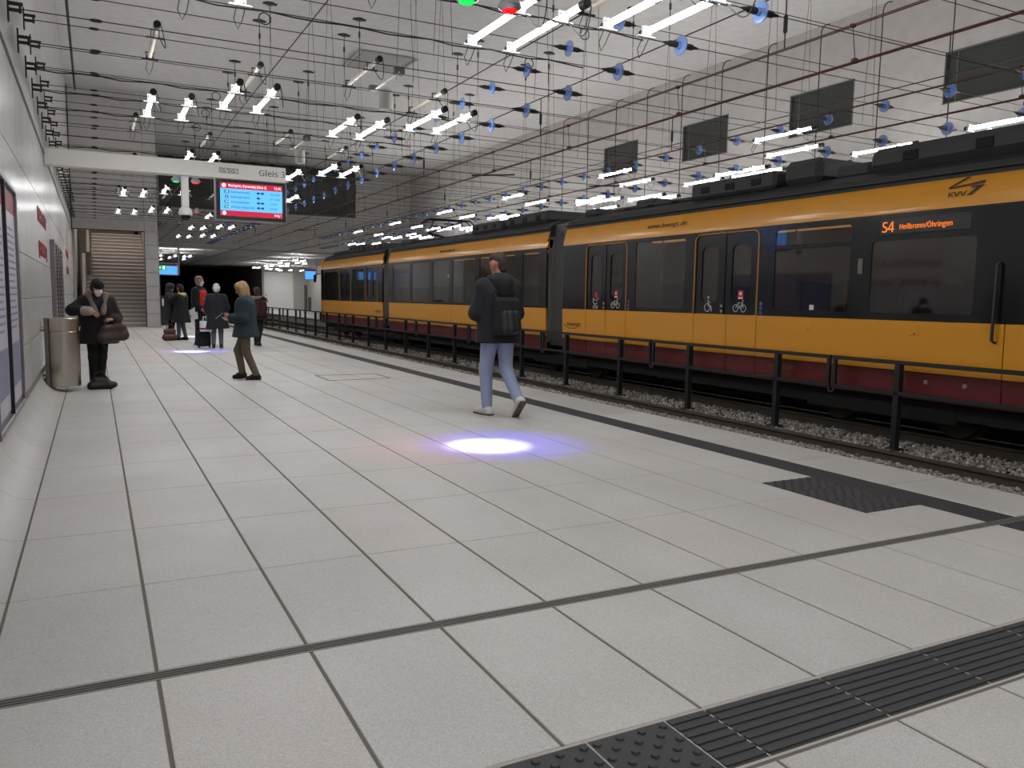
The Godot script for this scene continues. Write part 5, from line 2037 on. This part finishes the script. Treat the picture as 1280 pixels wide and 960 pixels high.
func people() -> void:
	var dark := mat("navy_parka", Color(0.075, 0.078, 0.098), 0.85, 0.0, {"rim_enabled": true, "rim": 0.08})
	var black := mat("black_cloth", Color(0.045, 0.045, 0.05), 0.9, 0.0, {"rim_enabled": true, "rim": 0.08})
	var brown_hair := mat("brown_hair", Color(0.20, 0.145, 0.11), 0.7)
	var black_hair := mat("black_hair", Color(0.025, 0.023, 0.023), 0.85)
	var boots := mat("dark_boot", Color(0.07, 0.055, 0.05), 0.6)
	# 1: the man walking away with a backpack
	var j := figure("person in a dark parka and pale jeans walking away with a black backpack", 1.86, Vector3(4.16, 0.0, -8.42), PI, {"kl": Vector3(0.10, 0.50, 0.09), "al": Vector3(0.10, 0.085, 0.05), "tl": Vector3(0.14, 0.035, 0.21), "kr": Vector3(-0.10, 0.51, 0.0), "ar": Vector3(-0.115, 0.185, -0.30), "tr": Vector3(-0.12, 0.045, -0.205), "el": Vector3(0.255, 1.12, 0.03), "wl": Vector3(0.13, 1.10, 0.27), "er": Vector3(-0.24, 1.12, 0.03), "wr": Vector3(-0.10, 1.10, 0.26), "pl": Vector3(-1, 0.2, 0), "pr": Vector3(1, 0.2, 0), "look": Vector3(0.45, -0.12, 1.0)}, 0.016)
	trousers(j, mat("pale_jeans", Color(0.55, 0.59, 0.70), 0.85), 0.004, 0.95)
	var o := coat(j, "parka", 0.80, 0.02, dark, 0.02)
	var b := MB.new()
	for s in [[j.kl, j.al], [j.kr, j.ar]]:
		for q in 3:
			var c: Vector3 = s[1].lerp(s[0], 0.07 + 0.055 * q)
			var ring := []
			for k in 13:
				ring.append(c + Vector3(cos(TAU * k / 12.0) * 0.052, sin(TAU * k / 6.0 + q) * 0.008, sin(TAU * k / 12.0) * 0.052))
			b.tube(ring, 0.010, 5, false)
	part(j.node, "jeans_cuff", b, mats.pale_jeans)
	shoes(j, mat("white_shoe", Color(0.78, 0.77, 0.77), 0.6), 0.0, mat("shoe_sole", Color(0.38, 0.33, 0.31), 0.8))
	hair(j, brown_hair, [[Vector3(0, 0.055, -0.02), Vector3(0, 0.06, 0.03), 0.088, 0.075], [Vector3(0, 0.0, -0.045), Vector3(0, -0.05, -0.055), 0.066, 0.045], [Vector3(0.04, 0.08, 0.03), Vector3(-0.03, 0.10, 0.01), 0.045, 0.045]], "short brown hair")
	garment(j, "hood", [[Vector3(0.10, 1.47, -0.03), Vector3(0.0, 1.44, -0.15), 0.06, 0.085], [Vector3(-0.10, 1.47, -0.03), Vector3(0.0, 1.44, -0.15), 0.06, 0.085], [Vector3(0, 1.46, -0.12), Vector3(0, 1.34, -0.16), 0.10, 0.07], [Vector3(0.10, 1.48, -0.02), Vector3(0.05, 1.49, 0.08), 0.05, 0.04], [Vector3(-0.10, 1.48, -0.02), Vector3(-0.05, 1.49, 0.08), 0.05, 0.04]], dark)
	# backpack: worn, yet a thing of its own
	var bag := thing("backpack", "black backpack on the back of the person in pale jeans", "backpack", Vector3(4.15, 0.95, -8.17), PI)
	b = MB.new()
	nets(b, [[Vector3(0.09, 0.08, 0), Vector3(0.085, 0.36, 0.02), 0.085, 0.07], [Vector3(-0.09, 0.08, 0), Vector3(-0.085, 0.36, 0.02), 0.085, 0.07], [Vector3(0, 0.08, -0.03), Vector3(0, 0.36, -0.0), 0.085, 0.07]], 0.014, 0.04)
	part(bag, "main_sack", b, black)
	b = MB.new()
	nets(b, [[Vector3(0.07, 0.07, -0.09), Vector3(0.07, 0.24, -0.06), 0.055, 0.045], [Vector3(-0.07, 0.07, -0.09), Vector3(-0.07, 0.24, -0.06), 0.055, 0.045], [Vector3(0.0, 0.07, -0.1), Vector3(0.0, 0.24, -0.07), 0.055, 0.045]], 0.014, 0.03)
	var pocket := part(bag, "front_pocket", b, mat("black_nylon", Color(0.045, 0.046, 0.055), 0.6))
	b = MB.new()
	b.tube([Vector3(0.10, 0.20, -0.085), Vector3(0.08, 0.27, -0.085), Vector3(-0.08, 0.27, -0.085), Vector3(-0.10, 0.20, -0.085)], 0.006, 5)
	part(pocket, "zip", b, mat("zip", Color(0.16, 0.16, 0.18), 0.5))
	b = MB.new()
	b.prism([Vector2(-0.035, 0.0), Vector2(0.03, 0.018), Vector2(-0.02, 0.004), Vector2(-0.028, 0.012)], 0.004, Transform3D(Basis(Vector3.UP, PI), Vector3(-0.075, 0.03, -0.135)))
	part(pocket, "small_white_mark", b, mats.mask)
	b = MB.new()
	for s in [-1.0, 1.0]:
		b.tube([Vector3(s * 0.11, 0.40, 0.03), Vector3(s * 0.12, 0.47, 0.12), Vector3(s * 0.13, 0.40, 0.24)], 0.018, 6)
	part(bag, "shoulder_strap", b, black)
	# 2: woman beside the bin, looking down into her handbag
	j = figure("person in a dark coat and white mask beside the steel bin, looking into a handbag", 1.53, Vector3(0.03, 0.0, -13.0), 0.12, {"hl": Vector3(0.08, 0.93, 0), "kl": Vector3(0.05, 0.50, 0.03), "al": Vector3(0.02, 0.09, 0.0), "tl": Vector3(0.05, 0.035, 0.15), "kr": Vector3(-0.09, 0.50, 0.02), "ar": Vector3(-0.09, 0.09, -0.02), "tr": Vector3(-0.10, 0.035, 0.14), "er": Vector3(-0.37, 1.26, 0.04), "wr": Vector3(-0.13, 1.25, 0.24), "dr": Vector3(0.8, -0.45, 0.15), "pr": Vector3(0, -0.3, -1), "el": Vector3(0.29, 1.14, -0.02), "wl": Vector3(0.20, 1.11, 0.22), "dl": Vector3(-0.6, 0.1, 0.5), "pl": Vector3(-0.3, -1, 0), "head": Vector3(0.01, 1.62, 0.06), "look": Vector3(0.15, -0.42, 1.0)}, 0.019)
	trousers(j, black, 0.0)
	shoes(j, boots, 0.1)
	coat(j, "coat", 0.72, 0.05, mat("plum_coat", Color(0.065, 0.052, 0.056), 0.9, 0.0, {"rim_enabled": true, "rim": 0.08}), 0.03)
	garment(j, "fur_collar", [[Vector3(0.13, 1.50, 0.03), Vector3(0.06, 1.22, 0.195), 0.055, 0.045], [Vector3(-0.13, 1.50, 0.03), Vector3(-0.05, 1.24, 0.195), 0.055, 0.045], [Vector3(0.13, 1.50, -0.03), Vector3(-0.13, 1.50, -0.03), 0.06, 0.06]], mat("grey_fur", Color(0.42, 0.38, 0.35), 0.95), [], 0.02, 1.0, "grey fur collar")
	garment(j, "fleece_cuff", [[j.er.lerp(j.wr, 0.70), j.er.lerp(j.wr, 0.95), 0.080, 0.074]], mat("pale_fleece", Color(0.60, 0.55, 0.52), 0.95), [], 0.02)
	hair(j, black_hair, [[Vector3(0, 0.06, -0.02), Vector3(0, 0.065, 0.02), 0.098, 0.09], [Vector3(0.06, 0.0, -0.02), Vector3(0.06, -0.03, -0.02), 0.05, 0.04], [Vector3(-0.06, 0.0, -0.02), Vector3(-0.06, -0.03, -0.02), 0.05, 0.04], [Vector3(0, 0.0, -0.05), Vector3(0, -0.05, -0.05), 0.07, 0.05], [Vector3(0.03, 0.075, 0.055), Vector3(-0.03, 0.075, 0.055), 0.04, 0.04]], "short black hair")
	face_mask(j)
	var hb := thing("handbag", "brown leather handbag held by the person beside the bin", "handbag", Vector3(0.22, 0.66, -12.72), 0.15)
	b = MB.new()
	nets(b, [[Vector3(-0.13, 0.05, 0), Vector3(0.13, 0.10, 0), 0.075, 0.075], [Vector3(-0.10, 0.19, 0), Vector3(0.12, 0.22, 0), 0.05, 0.05], [Vector3(-0.13, 0.08, 0), Vector3(-0.10, 0.18, 0), 0.06, 0.05], [Vector3(0.13, 0.10, 0), Vector3(0.12, 0.2, 0), 0.06, 0.05]], 0.016, 0.05)
	part(hb, "pouch", b, mat("brown_leather", Color(0.20, 0.135, 0.11), 0.5))
	b = MB.new()
	b.tube([Vector3(-0.10, 0.22, 0.02), Vector3(-0.09, 0.34, 0.0), Vector3(0.02, 0.38, 0), Vector3(0.10, 0.34, 0), Vector3(0.11, 0.24, 0.02)], 0.011, 6)
	b.tube([Vector3(-0.13, 0.10, 0.05), Vector3(-0.15, -0.02, 0.05), Vector3(-0.11, -0.10, 0.04)], 0.008, 5)
	part(hb, "strap", b, mats.brown_leather)
	var fb := thing("floor_bag", "black leather bag standing on the tiles at the feet of the person by the bin", "bag", Vector3(0.06, 0.0, -12.72), 0.1)
	b = MB.new()
	nets(b, [[Vector3(-0.13, 0.05, 0), Vector3(0.06, 0.05, 0), 0.065, 0.065], [Vector3(-0.08, 0.14, 0), Vector3(0.04, 0.13, 0), 0.05, 0.05], [Vector3(0.10, 0.05, 0.02), Vector3(0.15, 0.06, 0.02), 0.05, 0.045]], 0.016, 0.05, [[Vector3(0, -1, 0), 0.0]])
	part(fb, "pouch", b, mat("black_leather", Color(0.055, 0.045, 0.04), 0.45))
	b = MB.new()
	b.tube([Vector3(-0.13, 0.14, 0.03), Vector3(-0.09, 0.23, 0.03), Vector3(0.0, 0.25, 0.03), Vector3(0.06, 0.16, 0.03)], 0.01, 6)
	part(fb, "handle", b, mats.black_leather)
	# 3: the blonde woman with a phone
	j = figure("person with blonde bob, teal jacket and khaki trousers holding a phone", 1.54, Vector3(2.14, 0.0, -13.45), -2.0, {"kl": Vector3(0.085, 0.52, -0.02), "al": Vector3(0.085, 0.10, -0.20), "tl": Vector3(0.095, 0.035, -0.04), "kr": Vector3(-0.085, 0.53, 0.17), "ar": Vector3(-0.085, 0.12, 0.10), "tr": Vector3(-0.095, 0.04, 0.25), "el": Vector3(0.25, 1.13, -0.02), "wl": Vector3(0.09, 1.13, 0.25), "dl": Vector3(-0.25, 0.30, 1.0), "pl": Vector3(-1, 0.3, 0), "er": Vector3(-0.24, 1.10, 0.02), "wr": Vector3(-0.07, 1.07, 0.29), "dr": Vector3(0.1, 0.1, 1.0), "pr": Vector3(0.2, 1, 0), "head": Vector3(0, 1.63, 0.06), "look": Vector3(0.1, -0.32, 1.0)}, 0.019)
	trousers(j, mat("khaki", Color(0.38, 0.335, 0.275), 0.9), 0.006)
	shoes(j, boots, 0.08)
	coat(j, "jacket", 0.78, 0.05, mat("teal_cloth", Color(0.085, 0.165, 0.19), 0.85, 0.0, {"rim_enabled": true, "rim": 0.1}), 0.035)
	hair(j, mat("blonde_hair", Color(0.60, 0.49, 0.34), 0.7), [[Vector3(0, 0.06, -0.03), Vector3(0, 0.065, 0.025), 0.098, 0.085], [Vector3(0.07, 0.02, -0.02), Vector3(0.075, -0.10, 0.0), 0.05, 0.045], [Vector3(-0.07, 0.02, -0.02), Vector3(-0.075, -0.10, 0.0), 0.05, 0.045], [Vector3(0, 0.0, -0.06), Vector3(0, -0.11, -0.05), 0.075, 0.07], [Vector3(0.04, 0.08, 0.05), Vector3(-0.04, 0.08, 0.05), 0.045, 0.045]], "blonde bob")
	b = MB.new()
	b.box(Vector3(0.13, 1.28, 0.08), Vector3(0.03, 0.035, 0.02), 0.004)
	part(j.node, "sleeve_badge", b, mats.mask)
	var ph := thing("phone", "dark phone held by the person with the blonde bob", "phone", Vector3(1.74, 1.02, -13.52), -2.0)
	b = MB.new()
	b.box(Vector3(0, 0, 0), Vector3(0.075, 0.15, 0.01), 0.004, Basis(Vector3.RIGHT, -0.9))
	part(ph, "case", b, mats.cap)
	b = MB.new()
	b.box(Basis(Vector3.RIGHT, -0.9) * Vector3(0, 0, -0.006), Vector3(0.068, 0.14, 0.002), 0.0, Basis(Vector3.RIGHT, -0.9))
	part(ph, "screen", b, mat("phone_screen", Color(0.05, 0.06, 0.08), 0.1))
	# 4 and 5: the couple embracing
	j = figure("person in a grey hooded coat hugging another beside a brown bag", 1.62, Vector3(1.98, 0.0, -25.75), 1.2, {"el": Vector3(0.25, 1.30, 0.16), "wl": Vector3(0.10, 1.36, 0.34), "er": Vector3(-0.25, 1.25, 0.16), "wr": Vector3(-0.08, 1.28, 0.36), "pl": Vector3(-1, 0, 0), "pr": Vector3(1, 0, 0)}, 0.027)
	trousers(j, black)
	shoes(j, boots, 0.08)
	coat(j, "coat", 0.62, 0.04, mat("charcoal_coat", Color(0.13, 0.13, 0.14), 0.9), 0.03)
	hair(j, mat("charcoal_hood", Color(0.15, 0.15, 0.155), 0.9), [[Vector3(0, 0.05, -0.03), Vector3(0, 0.05, 0.03), 0.115, 0.10], [Vector3(0, -0.04, -0.06), Vector3(0, -0.14, -0.05), 0.10, 0.10]])
	j = figure("person in a long black coat with a pale fur collar hugging another", 1.60, Vector3(2.24, 0.0, -25.45), -2.3, {"el": Vector3(0.26, 1.30, 0.14), "wl": Vector3(0.12, 1.40, 0.30), "er": Vector3(-0.26, 1.20, 0.14), "wr": Vector3(-0.10, 1.22, 0.32), "pl": Vector3(-1, 0, 0), "pr": Vector3(1, 0, 0), "al": Vector3(0.14, 0.09, 0.0), "ar": Vector3(-0.14, 0.09, -0.05)}, 0.027)
	trousers(j, mat("grey_jeans", Color(0.30, 0.32, 0.37), 0.9))
	shoes(j, boots, 0.1)
	coat(j, "coat", 0.56, 0.07, black, 0.03)
	garment(j, "fur_collar", [[Vector3(0.15, 1.46, -0.04), Vector3(0, 1.45, -0.13), 0.055, 0.06], [Vector3(-0.15, 1.46, -0.04), Vector3(0, 1.45, -0.13), 0.055, 0.06]], mat("pale_fur", Color(0.70, 0.60, 0.46), 0.95), [], 0.03, 0.8, "pale fur collar")
	hair(j, black_hair, [[Vector3(0, 0.05, -0.02), Vector3(0, 0.06, 0.02), 0.10, 0.09], [Vector3(0, 0.0, -0.05), Vector3(0, -0.08, -0.06), 0.08, 0.07]])
	var sb := thing("travel_bag", "brown leather travel bag on the floor beside the hugging people", "bag", Vector3(1.90, 0.0, -25.2), 0.3)
	b = MB.new()
	nets(b, [[Vector3(-0.12, 0.10, 0), Vector3(0.12, 0.10, 0), 0.10, 0.10], [Vector3(-0.10, 0.27, 0), Vector3(0.10, 0.27, 0), 0.08, 0.08]], 0.022, 0.05, [[Vector3(0, -1, 0), 0.0]])
	part(sb, "pouch", b, mat("tan_leather", Color(0.30, 0.175, 0.11), 0.5))
	b = MB.new()
	b.tube([Vector3(-0.08, 0.33, 0), Vector3(-0.07, 0.47, 0), Vector3(0.07, 0.47, 0), Vector3(0.08, 0.33, 0)], 0.014, 6)
	part(sb, "handle", b, mats.tan_leather)
	# 6: the man in the red vest
	j = figure("person in dark clothes, red safety vest and face mask holding papers", 1.80, Vector3(2.48, 0.0, -23.04), 0.95, {"el": Vector3(0.25, 1.13, -0.04), "wl": Vector3(0.22, 0.93, 0.10), "er": Vector3(-0.25, 1.13, 0.0), "wr": Vector3(-0.20, 0.95, 0.16), "look": Vector3(0.2, -0.05, 1)}, 0.025)
	trousers(j, black, 0.006)
	shoes(j, boots)
	coat(j, "jacket", 0.86, 0.02, black, 0.01)
	var v := []
	for s in [-1.0, 1.0]:
		v.append([Vector3(s * 0.085, 1.32, 0.012), Vector3(s * 0.08, 1.02, 0.015), 0.150, 0.155])
	garment(j, "safety_vest", v, mat("vest_red", Color(0.74, 0.09, 0.09), 0.7), [[Vector3(0, -1, 0), -1.0], [Vector3(0, 1, 0), 1.42], [Vector3(-1, 0, 0), 0.17], [Vector3(1, 0, 0), 0.17]], 0.04, 1.0, "red safety vest")
	b = MB.new()
	b.box(Vector3(0.0, 1.20, 0.172), Vector3(0.22, 0.035, 0.01), 0.003)
	part(j.node, "reflective_strip", b, mat("vest_grey", Color(0.62, 0.45, 0.45), 0.4))
	hair(j, mat("grey_hair", Color(0.45, 0.39, 0.34), 0.7), [[Vector3(0, 0.055, -0.03), Vector3(0, 0.06, 0.01), 0.090, 0.080], [Vector3(0, 0.0, -0.05), Vector3(0, -0.04, -0.055), 0.066, 0.05]])
	b = MB.new()
	for s in [-1.0, 1.0]:
		b.tube([j.head + j.side * s * 0.012 + j.up * 0.01 + Vector3(0.2, -0.05, 1).normalized() * 0.098, j.head + j.side * s * 0.06 + j.up * 0.012 + Vector3(0.2, -0.05, 1).normalized() * 0.078, j.head + j.side * s * 0.092 + j.up * 0.012], 0.004, 5)
	part(j.node, "glasses", b, mats.cap)
	face_mask(j)
	var pp := thing("papers", "sheaf of white papers held by the person in the red vest", "papers", Vector3(2.33, 0.86, -22.83), 0.5)
	b = MB.new()
	b.box(Vector3(0, -0.02, 0), Vector3(0.21, 0.28, 0.012), 0.002, Basis(Vector3(0, 0, 1), 0.5))
	b.box(Vector3(0.03, -0.04, 0.012), Vector3(0.20, 0.26, 0.008), 0.002, Basis(Vector3(0, 0, 1), 0.15))
	part(pp, "sheets", b, mats.mask)
	# 7: woman in a white hat
	j = figure("person in a white knitted hat and long navy quilted coat seen from behind", 1.58, Vector3(2.74, 0.0, -21.6), PI - 0.2, {"el": Vector3(0.27, 1.13, 0.02), "er": Vector3(-0.26, 1.13, 0.10), "wr": Vector3(-0.20, 1.05, 0.30)}, 0.024)
	trousers(j, mat("grey_trousers", Color(0.34, 0.33, 0.36), 0.9))
	shoes(j, mat("black_boot", Color(0.03, 0.03, 0.032), 0.5), 0.14)
	coat(j, "coat", 0.55, 0.06, mat("navy_coat", Color(0.085, 0.09, 0.12), 0.85, 0.0, {"rim_enabled": true, "rim": 0.1}), 0.035)
	b = MB.new()
	for k in 5:
		var ring := []
		for i in 19:
			var a := TAU * i / 18.0
			ring.append(Vector3(0.235 * cos(a), 1.20 - 0.12 * k, 0.172 * sin(a)))
		b.tube(ring, 0.008, 4, false)
	part(j.node, "quilt_seams", b, mats.navy_coat)
	hair(j, mat("white_knit", Color(0.78, 0.76, 0.76), 0.95), [[Vector3(0, 0.045, -0.015), Vector3(0, 0.085, -0.015), 0.102, 0.085], [Vector3(0, 0.0, -0.03), Vector3(0, 0.02, 0.02), 0.09, 0.09]], "white knitted hat")
	var cb := thing("carrier_bag", "white carrier bag with a dark red stripe beside the person in the white hat", "bag", Vector3(2.47, 0.41, -21.6), 0.2)
	b = MB.new()
	b.box(Vector3(0, 0.14, 0), Vector3(0.28, 0.27, 0.12), 0.02)
	part(cb, "sack", b, mats.mask)
	b = MB.new()
	b.box(Vector3(0, 0.08, 0), Vector3(0.285, 0.06, 0.125), 0.01)
	part(cb, "stripe", b, mats.wall_red)
	b = MB.new()
	for s in [-0.05, 0.05]:
		b.tube([Vector3(-0.07, 0.27, s), Vector3(-0.06, 0.38, s * 0.3), Vector3(0.06, 0.38, s * 0.3), Vector3(0.07, 0.27, s)], 0.006, 5)
	part(cb, "handle", b, mats.mask)
	var sc := thing("suitcase", "black suitcase standing under the white carrier bag", "suitcase", Vector3(2.42, 0.0, -21.75), 0.2)
	b = MB.new()
	b.box(Vector3(0, 0.23, 0), Vector3(0.34, 0.38, 0.22), 0.04)
	part(sc, "shell", b, black)
	b = MB.new()
	for x in [-0.13, 0.13]:
		b.tube([Vector3(x - 0.02, 0.03, 0.07), Vector3(x + 0.02, 0.03, 0.07)], 0.03, 10)
	part(sc, "wheel", b, mats.cap)
	# 8: person behind the blonde woman
	j = figure("person in black with a maroon backpack and furry hood, walking off along the edge stripe", 1.53, Vector3(3.86, 0.0, -22.4), PI - 0.5, {"kl": Vector3(0.09, 0.50, 0.10), "al": Vector3(0.09, 0.09, 0.12), "tl": Vector3(0.10, 0.035, 0.28), "ar": Vector3(-0.09, 0.11, -0.16), "tr": Vector3(-0.10, 0.04, -0.02)}, 0.025)
	trousers(j, black)
	shoes(j, boots, 0.05)
	coat(j, "jacket", 0.80, 0.03, black, 0.03)
	hair(j, brown_hair, [[Vector3(0, 0.055, -0.03), Vector3(0, 0.06, 0.02), 0.095, 0.085], [Vector3(0, 0.0, -0.05), Vector3(0, -0.07, -0.06), 0.075, 0.06]])
	garment(j, "fur_hood", [[Vector3(0.13, 1.47, -0.05), Vector3(0, 1.45, -0.15), 0.055, 0.06], [Vector3(-0.13, 1.47, -0.05), Vector3(0, 1.45, -0.15), 0.055, 0.06]], mat("beige_fur", Color(0.50, 0.43, 0.37), 0.95), [], 0.03, 0.8)
	var mb := thing("backpack", "maroon backpack on the person walking off along the edge stripe", "backpack", Vector3(3.93, 0.76, -22.24), PI - 0.5)
	b = MB.new()
	nets(b, [[Vector3(0.07, 0.10, -0.03), Vector3(0.07, 0.38, -0.01), 0.09, 0.075], [Vector3(-0.07, 0.10, -0.03), Vector3(-0.07, 0.38, -0.01), 0.09, 0.075]], 0.022, 0.04)
	part(mb, "sack", b, mat("maroon_cloth", Color(0.20, 0.07, 0.08), 0.8))
	b = MB.new()
	for s in [-1.0, 1.0]:
		b.tube([Vector3(s * 0.10, 0.44, 0.03), Vector3(s * 0.11, 0.50, 0.12), Vector3(s * 0.12, 0.42, 0.22)], 0.016, 5)
	part(mb, "shoulder_strap", b, mats.maroon_cloth)
